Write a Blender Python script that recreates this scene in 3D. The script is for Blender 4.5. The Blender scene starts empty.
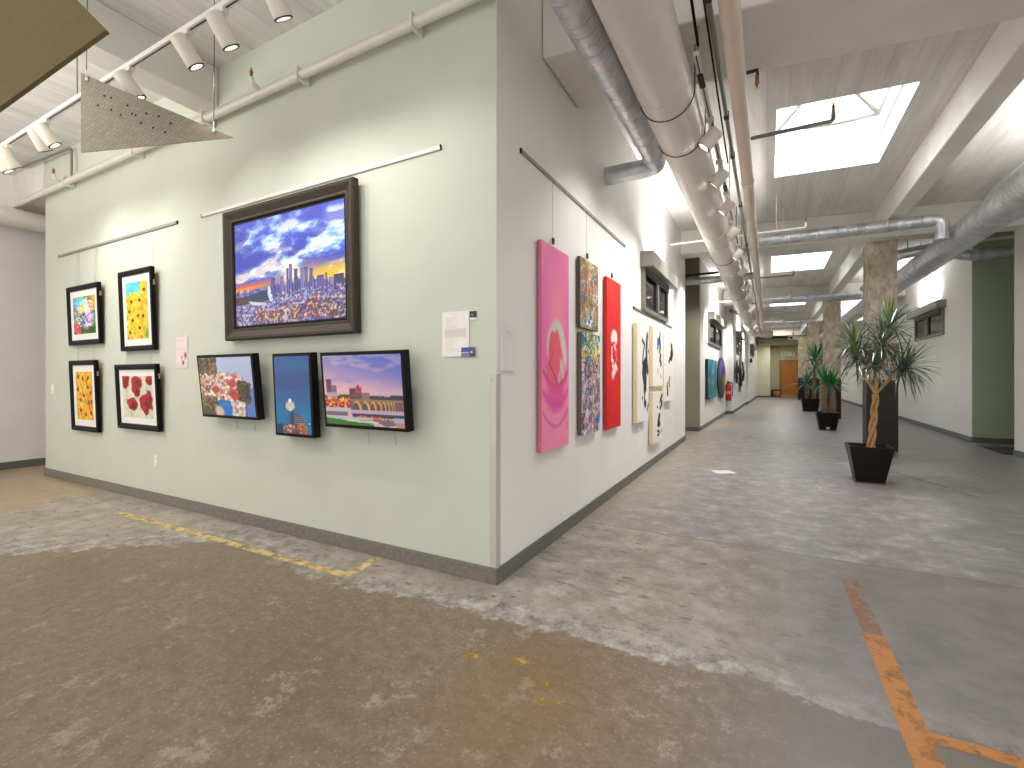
import bpy, bmesh, math, random
import numpy as np
from mathutils import Vector, Matrix

random.seed(7)
SC = bpy.context.scene
COL = SC.collection
PI = math.pi

# ------------------------------------------------------------------ helpers
def lin(c):
    return tuple(((x / 12.92) if x <= 0.04045 else ((x + 0.055) / 1.055) ** 2.4) for x in c)

def rgb(r, g, b):
    return lin((r / 255., g / 255., b / 255.))

def tag(o, label=None, cat=None, group=None, kind=None):
    if label: o['label'] = label
    if cat: o['category'] = cat
    if group: o['group'] = group
    if kind: o['kind'] = kind
    return o

def link(o, parent=None):
    COL.objects.link(o)
    if parent is not None:
        o.parent = parent
    return o

def thing(name, label, cat, loc=(0, 0, 0), rot=(0, 0, 0), group=None):
    o = bpy.data.objects.new(name, None)
    o.empty_display_size = 0.1
    o.location = loc
    o.rotation_euler = rot
    link(o)
    return tag(o, label, cat, group)

class MB:
    """collects geometry for ONE mesh object"""
    def __init__(s):
        s.v = []; s.f = []; s.m = []; s.sm = []
    def add(s, vs, fs, mi=0, smooth=False):
        b = len(s.v)
        s.v.extend([tuple(p) for p in vs])
        for f in fs:
            s.f.append(tuple(b + i for i in f)); s.m.append(mi); s.sm.append(smooth)
        return s
    def box(s, x0, x1, y0, y1, z0, z1, mi=0, M=None):
        vs = [Vector((x, y, z)) for z in (z0, z1) for y in (y0, y1) for x in (x0, x1)]
        if M is not None: vs = [M @ p for p in vs]
        return s.add(vs, [(0, 2, 3, 1), (4, 5, 7, 6), (0, 1, 5, 4), (2, 6, 7, 3), (0, 4, 6, 2), (1, 3, 7, 5)], mi)
    def prism(s, poly, z0, z1, mi=0):
        n = len(poly)
        vs = [(p[0], p[1], z0) for p in poly] + [(p[0], p[1], z1) for p in poly]
        fs = [tuple(range(n))[::-1], tuple(range(n, 2 * n))]
        fs += [(i, (i + 1) % n, n + (i + 1) % n, n + i) for i in range(n)]
        return s.add(vs, fs, mi)
    def poly_xz(s, poly, y0, y1, mi=0):
        n = len(poly)
        vs = [(p[0], y0, p[1]) for p in poly] + [(p[0], y1, p[1]) for p in poly]
        fs = [tuple(range(n)), tuple(range(n, 2 * n))[::-1]]
        fs += [(i, n + i, n + (i + 1) % n, (i + 1) % n) for i in range(n)]
        return s.add(vs, fs, mi)
    def tube(s, pts, r, seg=16, mi=0, cap=True, smooth=True):
        pts = [Vector(p) for p in pts]
        n = len(pts)
        rs = r if isinstance(r, (list, tuple)) else [r] * n
        ts = []
        for i in range(n):
            a = pts[max(i - 1, 0)]; b = pts[min(i + 1, n - 1)]
            t = (b - a)
            ts.append(t.normalized() if t.length > 1e-9 else Vector((0, 0, 1)))
        t0 = ts[0]
        ref = Vector((0, 0, 1)) if abs(t0.z) < 0.9 else Vector((1, 0, 0))
        nrm = (ref - t0 * ref.dot(t0)).normalized()
        vs = []
        for i in range(n):
            t = ts[i]
            nrm = (nrm - t * nrm.dot(t)).normalized()
            bn = t.cross(nrm)
            for k in range(seg):
                a = 2 * PI * k / seg
                vs.append(pts[i] + (nrm * math.cos(a) + bn * math.sin(a)) * rs[i])
        fs = []
        for i in range(n - 1):
            for k in range(seg):
                k2 = (k + 1) % seg
                fs.append((i * seg + k, i * seg + k2, (i + 1) * seg + k2, (i + 1) * seg + k))
        s.add(vs, fs, mi, smooth)
        if cap:
            s.add(vs[:seg], [tuple(range(seg))[::-1]], mi)
            s.add(vs[-seg:], [tuple(range(seg))], mi)
        return s
    def lathe(s, prof, seg=20, mi=0, M=None, smooth=True):
        vs = []
        for (r, z) in prof:
            for k in range(seg):
                a = 2 * PI * k / seg
                p = Vector((r * math.cos(a), r * math.sin(a), z))
                vs.append(M @ p if M is not None else p)
        fs = []
        for i in range(len(prof) - 1):
            for k in range(seg):
                k2 = (k + 1) % seg
                fs.append((i * seg + k, i * seg + k2, (i + 1) * seg + k2, (i + 1) * seg + k))
        s.add(vs, fs, mi, smooth)
        return s
    def build(s, name, mats, parent=None, bevel=0, loc=None):
        me = bpy.data.meshes.new(name)
        me.from_pydata(s.v, [], s.f)
        if not isinstance(mats, (list, tuple)): mats = [mats]
        for m in mats: me.materials.append(m)
        me.polygons.foreach_set('material_index', s.m)
        me.polygons.foreach_set('use_smooth', s.sm)
        me.update()
        bm = bmesh.new(); bm.from_mesh(me)
        bmesh.ops.recalc_face_normals(bm, faces=bm.faces)
        bm.to_mesh(me); bm.free()
        o = bpy.data.objects.new(name, me)
        if loc: o.location = loc
        link(o, parent)
        if bevel:
            b = o.modifiers.new('bevel', 'BEVEL'); b.width = bevel; b.segments = 2
            b.limit_method = 'ANGLE'; b.angle_limit = 0.6
        return o

def arc_path(pts, rad, n=6):
    """polyline with rounded corners"""
    pts = [Vector(p) for p in pts]
    out = [pts[0]]
    for i in range(1, len(pts) - 1):
        p = pts[i]; a = (pts[i - 1] - p).normalized(); b = (pts[i + 1] - p).normalized()
        ang = a.angle(b)
        d = rad / math.tan(ang / 2)
        d = min(d, (pts[i - 1] - p).length * .49, (pts[i + 1] - p).length * .49)
        p0 = p + a * d; p1 = p + b * d
        for k in range(n + 1):
            t = k / n
            out.append(p0 * (1 - t) ** 2 + p * 2 * t * (1 - t) + p1 * t * t)
    out.append(pts[-1])
    return out

def copy_tree(o, parent=None):
    c = o.copy(); COL.objects.link(c)
    if parent is not None: c.parent = parent
    for ch in list(o.children): copy_tree(ch, c)
    return c

# ------------------------------------------------------------------ materials
def nodes(name):
    m = bpy.data.materials.new(name); m.use_nodes = True
    nt = m.node_tree
    return m, nt, nt.nodes['Principled BSDF']

def mat(name, color, rough=0.5, metal=0.0, spec=0.5, noise=0.0, nscale=8.0, bump=0.0, bscale=60.0, emit=None, estr=0.0, coat=0.0):
    m, nt, p = nodes(name)
    p.inputs['Base Color'].default_value = (*color, 1)
    p.inputs['Roughness'].default_value = rough
    p.inputs['Metallic'].default_value = metal
    p.inputs['Specular IOR Level'].default_value = spec
    p.inputs['Coat Weight'].default_value = coat
    tc = nt.nodes.new('ShaderNodeTexCoord')
    if noise:
        n = nt.nodes.new('ShaderNodeTexNoise'); n.inputs['Scale'].default_value = nscale; n.inputs['Detail'].default_value = 6
        r = nt.nodes.new('ShaderNodeValToRGB')
        a = tuple(max(0, x * (1 - noise)) for x in color); b = tuple(min(1, x * (1 + noise)) for x in color)
        r.color_ramp.elements[0].position = .3; r.color_ramp.elements[1].position = .7
        r.color_ramp.elements[0].color = (*a, 1); r.color_ramp.elements[1].color = (*b, 1)
        nt.links.new(tc.outputs['Object'], n.inputs['Vector'])
        nt.links.new(n.outputs['Fac'], r.inputs['Fac'])
        nt.links.new(r.outputs['Color'], p.inputs['Base Color'])
    if bump:
        n2 = nt.nodes.new('ShaderNodeTexNoise'); n2.inputs['Scale'].default_value = bscale; n2.inputs['Detail'].default_value = 4
        b = nt.nodes.new('ShaderNodeBump'); b.inputs['Strength'].default_value = bump; b.inputs['Distance'].default_value = .01
        nt.links.new(tc.outputs['Object'], n2.inputs['Vector'])
        nt.links.new(n2.outputs['Fac'], b.inputs['Height'])
        nt.links.new(b.outputs['Normal'], p.inputs['Normal'])
    if emit:
        p.inputs['Emission Color'].default_value = (*emit, 1)
        p.inputs['Emission Strength'].default_value = estr
    return m

M_green = mat('paint_sage', rgb(200, 203, 188), .6, spec=.3, noise=.02, nscale=3, bump=.03, bscale=150)
M_white = mat('paint_offwhite', rgb(232, 230, 225), .55, spec=.35, noise=.02, nscale=3, bump=.03, bscale=150)
M_jamb = mat('paint_deep_sage', rgb(172, 187, 160), .6, spec=.3, noise=.03, nscale=2)
M_beige = mat('paint_beige', rgb(176, 172, 146), .6, spec=.3, noise=.03, nscale=2)
M_base_l = mat('rubber_base', rgb(118, 112, 102), .5, noise=.18, nscale=40)
M_base_d = mat('rubber_base_dark', rgb(98, 100, 96), .45, noise=.1, nscale=40)
def m_boards():
    m, nt, p = nodes('board_marked_concrete'); N = nt.nodes.new; L = nt.links.new
    tc = N('ShaderNodeTexCoord'); mp = N('ShaderNodeMapping'); mp.inputs['Scale'].default_value = (3.2, .35, 1)
    n = N('ShaderNodeTexNoise'); n.inputs['Scale'].default_value = 2.0; n.inputs['Detail'].default_value = 8; n.inputs['Roughness'].default_value = .65
    n2 = N('ShaderNodeTexNoise'); n2.inputs['Scale'].default_value = 3.0; n2.inputs['Detail'].default_value = 9; n2.inputs['Roughness'].default_value = .7
    br = N('ShaderNodeTexBrick'); br.inputs['Scale'].default_value = 1.0; br.inputs['Brick Width'].default_value = 2.6; br.inputs['Row Height'].default_value = .19; br.inputs['Mortar Size'].default_value = .006
    br.inputs['Color1'].default_value = (1, 1, 1, 1); br.inputs['Color2'].default_value = (.93, .93, .93, 1); br.inputs['Mortar'].default_value = (.72, .71, .69, 1)
    sw = N('ShaderNodeSeparateXYZ'); cb = N('ShaderNodeCombineXYZ')
    L(tc.outputs['Object'], sw.inputs[0]); L(sw.outputs['Y'], cb.inputs['X']); L(sw.outputs['X'], cb.inputs['Y']); L(cb.outputs[0], br.inputs['Vector'])
    L(tc.outputs['Object'], mp.inputs['Vector']); L(mp.outputs[0], n.inputs['Vector']); L(tc.outputs['Object'], n2.inputs['Vector'])
    r = N('ShaderNodeValToRGB'); e = r.color_ramp.elements; e[0].position = .3; e[1].position = .7; e[0].color = (*rgb(204, 202, 198), 1); e[1].color = (*rgb(236, 234, 230), 1)
    L(n.outputs['Fac'], r.inputs['Fac'])
    mx = N('ShaderNodeMix'); mx.data_type = 'RGBA'; mx.blend_type = 'MULTIPLY'; mx.inputs['Factor'].default_value = .4
    ia = [q for q in mx.inputs if q.name == 'A' and q.type == 'RGBA'][0]; ib = [q for q in mx.inputs if q.name == 'B' and q.type == 'RGBA'][0]
    L(r.outputs['Color'], ia); L(br.outputs['Color'], ib); L([q for q in mx.outputs if q.type == 'RGBA'][0], p.inputs['Base Color'])
    b = N('ShaderNodeBump'); b.inputs['Strength'].default_value = .35; b.inputs['Distance'].default_value = .01
    L(n2.outputs['Fac'], b.inputs['Height']); L(b.outputs['Normal'], p.inputs['Normal']); p.inputs['Roughness'].default_value = .7
    return m
M_slab = m_boards()
M_beam = mat('painted_concrete_beam', rgb(224, 221, 214), .7, spec=.2, noise=.05, nscale=3, bump=.25, bscale=12)
M_skyl = mat('skylight_paint', rgb(240, 240, 240), .6, noise=.02)
M_black = mat('black_frame', rgb(12, 10, 9), .5, spec=.15, noise=.15, nscale=30)
M_blackcanvas = mat('black_canvas_edge', rgb(13, 12, 13), .55, spec=.2)
M_mat = mat('mat_board', rgb(236, 233, 225), .8, spec=.2, bump=.05, bscale=300)
M_rail = mat('picture_rail', rgb(214, 206, 194), .4, metal=.2)
M_rail2 = mat('picture_rail_shaded', rgb(150, 142, 132), .4, metal=.3)  # darker copy of the rail colour, with its underside shade put in
M_wire = mat('wire', rgb(150, 150, 145), .3, metal=.7)
M_dark = mat('dark_metal', rgb(52, 50, 48), .4, metal=.6)
M_plastic = mat('white_plastic', rgb(235, 233, 226), .35)
M_slot = mat('slot_dark', rgb(60, 58, 55), .6)
M_pipe = mat('white_pipe', rgb(226, 220, 212), .4, noise=.03, nscale=6)
M_duct = mat('white_duct', rgb(219, 212, 203), .38, noise=.03, nscale=4, coat=.15)
M_tan = mat('sprinkler_main', rgb(222, 206, 190), .4, noise=.04, nscale=5)
M_brass = mat('brass', rgb(150, 105, 60), .35, metal=.8)
M_red = mat('red_paint', rgb(176, 18, 20), .3, coat=.4)
M_track = mat('track_white', rgb(228, 224, 218), .4)
M_head = mat('lamp_housing', rgb(226, 219, 205), .4)
M_lens = mat('lamp_lens', (1, 1, 1), .3, emit=(1, .94, .85), estr=6)
M_clad = mat('column_cladding', rgb(44, 38, 33), .4, metal=.3, spec=.3, noise=.35, nscale=6)
M_guard = mat('corner_guard', rgb(196, 190, 178), .25, coat=.5)
M_soil = mat('soil', rgb(45, 34, 26), .95, noise=.3, nscale=60, bump=.6, bscale=80)
M_pot = mat('pot_dark', rgb(22, 16, 14), .4, spec=.25, noise=.15, nscale=12)
M_trunk = mat('trunk', rgb(190, 150, 100), .75, noise=.25, nscale=30, bump=.3, bscale=60)
M_trunk2 = mat('yucca_trunk', rgb(142, 122, 98), .85, noise=.35, nscale=25, bump=.5, bscale=50)
M_leaf = mat('dracaena_leaf', rgb(82, 102, 86), .2, spec=.9, noise=.3, nscale=9, coat=.9)
M_leafn = mat('young_leaf', rgb(92, 118, 44), .35, noise=.2, nscale=9, coat=.2)
M_yucca = mat('yucca_leaf', rgb(46, 112, 52), .38, noise=.3, nscale=6, coat=.2)
M_yuccab = mat('yucca_leaf_bluish', rgb(84, 118, 104), .38, noise=.25, nscale=6, coat=.2)
M_wood = mat('door_wood', rgb(164, 104, 36), .4, noise=.12, nscale=3)
M_doorframe = mat('door_frame', rgb(120, 92, 62), .5)
M_winframe = mat('window_frame', rgb(130, 128, 120), .4, metal=.3)
M_hood = mat('window_hood', rgb(142, 140, 132), .45, noise=.04, nscale=10)
M_cardboard = mat('bin_brown', rgb(168, 122, 74), .7)
M_matt = mat('doormat', rgb(40, 37, 34), .95, noise=.3, nscale=90, bump=.5, bscale=200)
M_cream = mat('cream_canvas_edge', rgb(232, 212, 172), .7)
M_canvasw = mat('canvas_edge', rgb(200, 190, 175), .7)
M_paper = mat('paper', rgb(238, 234, 228), .8)
M_exit = mat('exit_sign', rgb(206, 206, 184), .5)
M_exitg = mat('exit_green', rgb(96, 150, 104), .5)
M_olive = mat('olive_panel', rgb(114, 99, 62), .7, noise=.06, nscale=60, bump=.2, bscale=250)

def m_glass_dark():
    m, nt, p = nodes('window_glass')
    p.inputs['Base Color'].default_value = (*rgb(38, 38, 36), 1)
    p.inputs['Roughness'].default_value = .06
    p.inputs['Specular IOR Level'].default_value = .7
    return m
M_glass = m_glass_dark()

def m_skyglass():
    m = bpy.data.materials.new('skylight_glass'); m.use_nodes = True
    nt = m.node_tree; nt.nodes.clear()
    o = nt.nodes.new('ShaderNodeOutputMaterial')
    t = nt.nodes.new('ShaderNodeBsdfTransparent'); g = nt.nodes.new('ShaderNodeBsdfTranslucent')
    g.inputs['Color'].default_value = (.95, .97, 1, 1)
    x = nt.nodes.new('ShaderNodeMixShader'); x.inputs[0].default_value = .3
    nt.links.new(t.outputs[0], x.inputs[1]); nt.links.new(g.outputs[0], x.inputs[2]); nt.links.new(x.outputs[0], o.inputs[0])
    return m
M_skyglass = m_skyglass()

def m_spiral(name, col, pitch=9.0, axis='Y', rough=.34):
    """galvanised spiral duct: helical seam as bands + mottled zinc"""
    m, nt, p = nodes(name)
    p.inputs['Metallic'].default_value = .7
    tc = nt.nodes.new('ShaderNodeTexCoord')
    w = nt.nodes.new('ShaderNodeTexWave'); w.wave_type = 'BANDS'; w.bands_direction = axis
    w.inputs['Scale'].default_value = pitch / 2; w.inputs['Distortion'].default_value = 0
    rp = nt.nodes.new('ShaderNodeValToRGB')
    rp.color_ramp.elements[0].position = .80; rp.color_ramp.elements[1].position = .97
    rp.color_ramp.elements[0].color = (0, 0, 0, 1)
    n = nt.nodes.new('ShaderNodeTexNoise'); n.inputs['Scale'].default_value = 7; n.inputs['Detail'].default_value = 5
    cr = nt.nodes.new('ShaderNodeValToRGB')
    cr.color_ramp.elements[0].position = .32; cr.color_ramp.elements[1].position = .68
    cr.color_ramp.elements[0].color = (*[x * .72 for x in col], 1); cr.color_ramp.elements[1].color = (*col, 1)
    b = nt.nodes.new('ShaderNodeBump'); b.inputs['Strength'].default_value = .5; b.inputs['Distance'].default_value = .012
    nt.links.new(tc.outputs['Object'], w.inputs['Vector']); nt.links.new(tc.outputs['Object'], n.inputs['Vector'])
    nt.links.new(w.outputs['Fac'], rp.inputs['Fac']); nt.links.new(rp.outputs['Color'], b.inputs['Height'])
    nt.links.new(n.outputs['Fac'], cr.inputs['Fac']); nt.links.new(cr.outputs['Color'], p.inputs['Base Color'])
    nt.links.new(b.outputs['Normal'], p.inputs['Normal'])
    p.inputs['Roughness'].default_value = rough
    return m
M_spy = m_spiral('spiral_duct', rgb(222, 225, 231), 7, 'Y')
M_spx = m_spiral('spiral_cross_duct', rgb(222, 225, 230), 5, 'X')

def m_concrete_col():
    m, nt, p = nodes('raw_concrete')
    tc = nt.nodes.new('ShaderNodeTexCoord')
    mp = nt.nodes.new('ShaderNodeMapping'); mp.inputs['Scale'].default_value = (1, 1, .55)
    n = nt.nodes.new('ShaderNodeTexNoise'); n.inputs['Scale'].default_value = 5; n.inputs['Detail'].default_value = 9; n.inputs['Roughness'].default_value = .72
    r = nt.nodes.new('ShaderNodeValToRGB')
    e = r.color_ramp.elements
    e[0].position = .34; e[0].color = (*rgb(128, 108, 82), 1)
    e[1].position = .66; e[1].color = (*rgb(216, 209, 196), 1)
    x = e.new(.5); x.color = (*rgb(180, 167, 146), 1)
    b = nt.nodes.new('ShaderNodeBump'); b.inputs['Strength'].default_value = .4; b.inputs['Distance'].default_value = .01
    nt.links.new(tc.outputs['Object'], mp.inputs['Vector']); nt.links.new(mp.outputs[0], n.inputs['Vector'])
    nt.links.new(n.outputs['Fac'], r.inputs['Fac']); nt.links.new(r.outputs['Color'], p.inputs['Base Color'])
    nt.links.new(n.outputs['Fac'], b.inputs['Height']); nt.links.new(b.outputs['Normal'], p.inputs['Normal'])
    p.inputs['Roughness'].default_value = .8
    return m
M_conc = m_concrete_col()

def m_perf():
    """woven / embossed metal sheet"""
    m, nt, p = nodes('embossed_sheet')
    tc = nt.nodes.new('ShaderNodeTexCoord')
    mp = nt.nodes.new('ShaderNodeMapping'); mp.inputs['Rotation'].default_value = (0, .5, 0)
    w1 = nt.nodes.new('ShaderNodeTexBrick')
    w1.inputs['Scale'].default_value = 11
    w1.inputs['Color1'].default_value = (*rgb(136, 128, 110), 1); w1.inputs['Color2'].default_value = (*rgb(124, 116, 99), 1)
    w1.inputs['Mortar'].default_value = (*rgb(116, 108, 92), 1); w1.inputs['Mortar Size'].default_value = .03
    sw = nt.nodes.new('ShaderNodeSeparateXYZ'); cb = nt.nodes.new('ShaderNodeCombineXYZ')
    nt.links.new(tc.outputs['Object'], mp.inputs['Vector']); nt.links.new(mp.outputs[0], sw.inputs[0])
    nt.links.new(sw.outputs['X'], cb.inputs['X']); nt.links.new(sw.outputs['Z'], cb.inputs['Y'])
    nt.links.new(cb.outputs[0], w1.inputs['Vector'])
    nt.links.new(w1.outputs['Color'], p.inputs['Base Color'])
    b = nt.nodes.new('ShaderNodeBump'); b.inputs['Strength'].default_value = .3; b.inputs['Distance'].default_value = .005
    nt.links.new(w1.outputs['Fac'], b.inputs['Height']); nt.links.new(b.outputs['Normal'], p.inputs['Normal'])
    p.inputs['Roughness'].default_value = .5; p.inputs['Metallic'].default_value = .25
    return m
M_perf = m_perf()

def m_vcol(name, rough=.55, spec=.3, coat=0.0):
    m, nt, p = nodes(name)
    a = nt.nodes.new('ShaderNodeAttribute'); a.attribute_name = 'Col'
    nt.links.new(a.outputs['Color'], p.inputs['Base Color'])
    p.inputs['Roughness'].default_value = rough; p.inputs['Specular IOR Level'].default_value = spec
    p.inputs['Coat Weight'].default_value = coat
    return m
M_paint = m_vcol('painted_surface')
M_print = m_vcol('printed_surface', .4, .4)

# ---- worn concrete floor
def m_floor():
    m, nt, p = nodes('worn_concrete_floor')
    N = nt.nodes.new; L = nt.links.new
    tc = N('ShaderNodeTexCoord')
    sep = N('ShaderNodeSeparateXYZ'); L(tc.outputs['Object'], sep.inputs[0])
    def noise(scale, det=8, rough=.6, vec=None, dist=0):
        n = N('ShaderNodeTexNoise'); n.inputs['Scale'].default_value = scale; n.inputs['Detail'].default_value = det
        n.inputs['Roughness'].default_value = rough; n.inputs['Distortion'].default_value = dist
        L(vec if vec is not None else tc.outputs['Object'], n.inputs['Vector']); return n.outputs['Fac']
    def math_(op, a, b=None, c=None, clamp=False):
        n = N('ShaderNodeMath'); n.operation = op; n.use_clamp = clamp
        for i, x in enumerate((a, b, c)):
            if x is None: continue
            if isinstance(x, (int, float)): n.inputs[i].default_value = x
            else: L(x, n.inputs[i])
        return n.outputs[0]
    def ramp(f, stops):
        r = N('ShaderNodeValToRGB'); e = r.color_ramp.elements
        e[0].position, e[0].color = stops[0][0], (*stops[0][1], 1)
        e[1].position, e[1].color = stops[-1][0], (*stops[-1][1], 1)
        for ps, cl in stops[1:-1]:
            x = e.new(ps); x.color = (*cl, 1)
        L(f, r.inputs['Fac']); return r.outputs['Color']
    def mask(f, lo, hi):
        n = N('ShaderNodeMapRange'); n.clamp = True; n.interpolation_type = 'SMOOTHSTEP'
        n.inputs['From Min'].default_value = lo; n.inputs['From Max'].default_value = hi
        L(f, n.inputs['Value']); return n.outputs[0]
    def mix(f, a, b):
        n = N('ShaderNodeMix'); n.data_type = 'RGBA'
        if isinstance(f, (int, float)): n.inputs['Factor'].default_value = f
        else: L(f, n.inputs['Factor'])
        for s, x in (('A', a), ('B', b)):
            sk = [q for q in n.inputs if q.name == s and q.type == 'RGBA'][0]
            if isinstance(x, tuple): sk.default_value = (*x, 1)
            else: L(x, sk)
        return [q for q in n.outputs if q.type == 'RGBA'][0]
    X, Y = sep.outputs['X'], sep.outputs['Y']
    n1 = noise(1.3, 10, .65); n2 = noise(5, 10, .7); n3 = noise(22, 8, .7); n4 = noise(.5, 4, .5); n5 = noise(60, 4, .6)
    mp = N('ShaderNodeMapping'); mp.inputs['Scale'].default_value = (1, 3.2, 1); mp.inputs['Location'].default_value = (3, 7, 0)
    L(tc.outputs['Object'], mp.inputs['Vector'])
    n6 = noise(2.6, 9, .72, mp.outputs[0])
    n7 = noise(9, 10, .78); n8 = noise(15, 12, .82); n9 = noise(5.0, 12, .8)
    mp2 = N('ShaderNodeMapping'); mp2.inputs['Scale'].default_value = (1, 2.4, 1); mp2.inputs['Rotation'].default_value = (0, 0, .3)
    L(tc.outputs['Object'], mp2.inputs['Vector'])
    n10 = noise(7, 6, .6, mp2.outputs[0])
    # smooth grey-violet trowelled concrete of the hall
    hall = ramp(n2, [(.34, rgb(108, 104, 102)), (.5, rgb(136, 132, 130)), (.66, rgb(160, 156, 154))])
    hall = mix(mask(n3, .5, .75), hall, rgb(138, 134, 131))
    hall = mix(math_('MULTIPLY', mask(n9, .54, .62), .4), hall, rgb(188, 184, 180))
    hall = mix(math_('MULTIPLY', mask(n10, .60, .64), .4), hall, rgb(100, 96, 94))
    hall = mix(math_('MULTIPLY', mask(n7, .58, .63), .45), hall, rgb(112, 108, 106))
    tan = ramp(n2, [(.25, rgb(132, 116, 94)), (.75, rgb(176, 162, 140))])
    # tan tinge near the left wall of the hall
    fx = math_('MULTIPLY_ADD', n4, 1.6, math_('MULTIPLY', math_('ADD', X, 1.45), -.62))
    hall = mix(math_('MULTIPLY', mask(fx, .1, .8), .75), hall, tan)
    # darker polished strip on the right
    fd = math_('ADD', math_('MULTIPLY', math_('SUBTRACT', X, .6), .6), math_('MULTIPLY', math_('SUBTRACT', n1, .5), 2.4))
    hall = mix(math_('MULTIPLY', mask(fd, .1, .9), .72), hall, ramp(n6, [(.36, rgb(74, 72, 71)), (.64, rgb(114, 110, 108))]))
    # worn pale band between joint (y=3.9) and brown boundary (y=2.1)
    band = ramp(n2, [(.34, rgb(122, 111, 98)), (.5, rgb(152, 142, 130)), (.66, rgb(176, 168, 158))])
    fr = math_('ADD', math_('MULTIPLY', math_('ADD', X, .7), .75), math_('MULTIPLY', math_('SUBTRACT', n4, .5), 1.2))
    band = mix(mask(fr, 0, 1.2), band, ramp(n2, [(.25, rgb(88, 84, 82)), (.75, rgb(122, 118, 115))]))
    chips = mask(n6, .585, .615)
    band = mix(math_('MULTIPLY', chips, .6), band, rgb(112, 103, 94))
    band = mix(math_('MULTIPLY', mask(n10, .61, .64), .75), band, rgb(92, 82, 74))
    band = mix(math_('MULTIPLY', mask(n7, .55, .62), .35), band, rgb(190, 184, 176))
    # grey-blue scraped fringe next to the brown coat
    yb = math_('ADD', Y, math_('ADD', math_('MULTIPLY', math_('SUBTRACT', n1, .5), .30), math_('MULTIPLY', math_('SUBTRACT', n7, .5), .34)))
    # boundary of brown old coating: dips towards the camera on the far left
    dip = N('ShaderNodeFloatCurve')
    cv = dip.mapping.curves[0]
    pts = [(0, .30), (.42, .38), (.5, .56), (.56, .76), (.60, .86), (.7, .80), (.8, .84), (.87, .86), (1, .86)]
    cv.points[0].location = pts[0]; cv.points[1].location = pts[-1]
    for q in pts[1:-1]: cv.points.new(*q)
    dip.mapping.update()
    L(math_('MULTIPLY_ADD', X, .1, .95, True), dip.inputs['Value'])      # x -9.5..0.5 -> 0..1
    bnd = math_('MULTIPLY', dip.outputs[0], 2.5)
    d = math_('SUBTRACT', yb, bnd)                                        # <0 : brown
    brown = ramp(n8, [(.36, rgb(102, 88, 71)), (.5, rgb(121, 105, 87)), (.64, rgb(140, 125, 105))])
    brown = mix(math_('MULTIPLY', mask(n1, .5, .62), .5), brown, rgb(108, 92, 72))
    brown = mix(math_('MULTIPLY', mask(n9, .555, .60), .55), brown, ramp(n3, [(.3, rgb(138, 128, 112)), (.7, rgb(186, 178, 164))]))
    brown = mix(math_('MULTIPLY', mask(n5, .60, .66), .5), brown, rgb(170, 156, 136))
    fringe = ramp(n7, [(.38, rgb(104, 94, 82)), (.5, rgb(146, 140, 132)), (.62, rgb(186, 182, 176))])
    near = mix(mask(d, -.02, .02), brown, fringe)
    scr = math_('ADD', d, math_('MULTIPLY', math_('SUBTRACT', n9, .5), .9))
    scr = math_('SUBTRACT', scr, math_('MULTIPLY', mask(math_('MULTIPLY', X, -1.0), 2.2, 3.4), .22))
    near = mix(mask(scr, .12, .16), near, band)
    # right end of the brown coat turns grey
    fg = math_('ADD', X, math_('MULTIPLY', math_('SUBTRACT', n1, .5), .6))
    near = mix(math_('MULTIPLY', mask(fg, -.5, .6), .75), near, ramp(n2, [(.25, rgb(96, 92, 88)), (.75, rgb(140, 134, 130))]))
    near = mix(math_('MULTIPLY', math_('MULTIPLY', mask(fg, -.4, .2), mask(d, .02, -.02)), .6), near, rgb(92, 86, 80))
    # rusty patch by the middle
    rx = math_('POWER', math_('MULTIPLY', math_('ADD', X, .85), 1.4), 2.0); ry = math_('POWER', math_('SUBTRACT', Y, 1.62), 2.0)
    rr = math_('ADD', math_('SQRT', math_('ADD', rx, ry)), math_('MULTIPLY', math_('SUBTRACT', n2, .5), .6))
    near = mix(math_('MULTIPLY', mask(rr, .62, .2), .35), near, rgb(132, 102, 58))
    # joint line y~3.9
    yj = math_('ADD', Y, math_('MULTIPLY', math_('SUBTRACT', n2, .5), .10))
    base = mix(mask(yj, 3.86, 3.92), near, hall)
    # left passage: brown patches beyond x<-6
    fl = math_('ADD', math_('MULTIPLY_ADD', X, -1.0, -6.3), math_('MULTIPLY', math_('SUBTRACT', n1, .5), 2.6))
    base = mix(math_('MULTIPLY', mask(fl, 0, .12), .85), base, ramp(n2, [(.3, rgb(140, 118, 90)), (.7, rgb(176, 156, 126))]))
    crk = math_('ABSOLUTE', math_('SUBTRACT', math_('ADD', Y, math_('MULTIPLY', math_('SUBTRACT', n2, .5), .12)), 3.89))
    base = mix(math_('MULTIPLY', mask(crk, .012, .004), .7), base, rgb(92, 80, 72))
    L(base, p.inputs['Base Color'])
    rg = N('ShaderNodeMapRange'); rg.inputs['To Min'].default_value = .27; rg.inputs['To Max'].default_value = .5
    L(n2, rg.inputs['Value']); L(rg.outputs[0], p.inputs['Roughness'])
    p.inputs['Specular IOR Level'].default_value = .45
    b = N('ShaderNodeBump'); b.inputs['Strength'].default_value = .12; b.inputs['Distance'].default_value = .01
    L(n2, b.inputs['Height']); L(b.outputs['Normal'], p.inputs['Normal'])
    return m
M_floor = m_floor()

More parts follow.
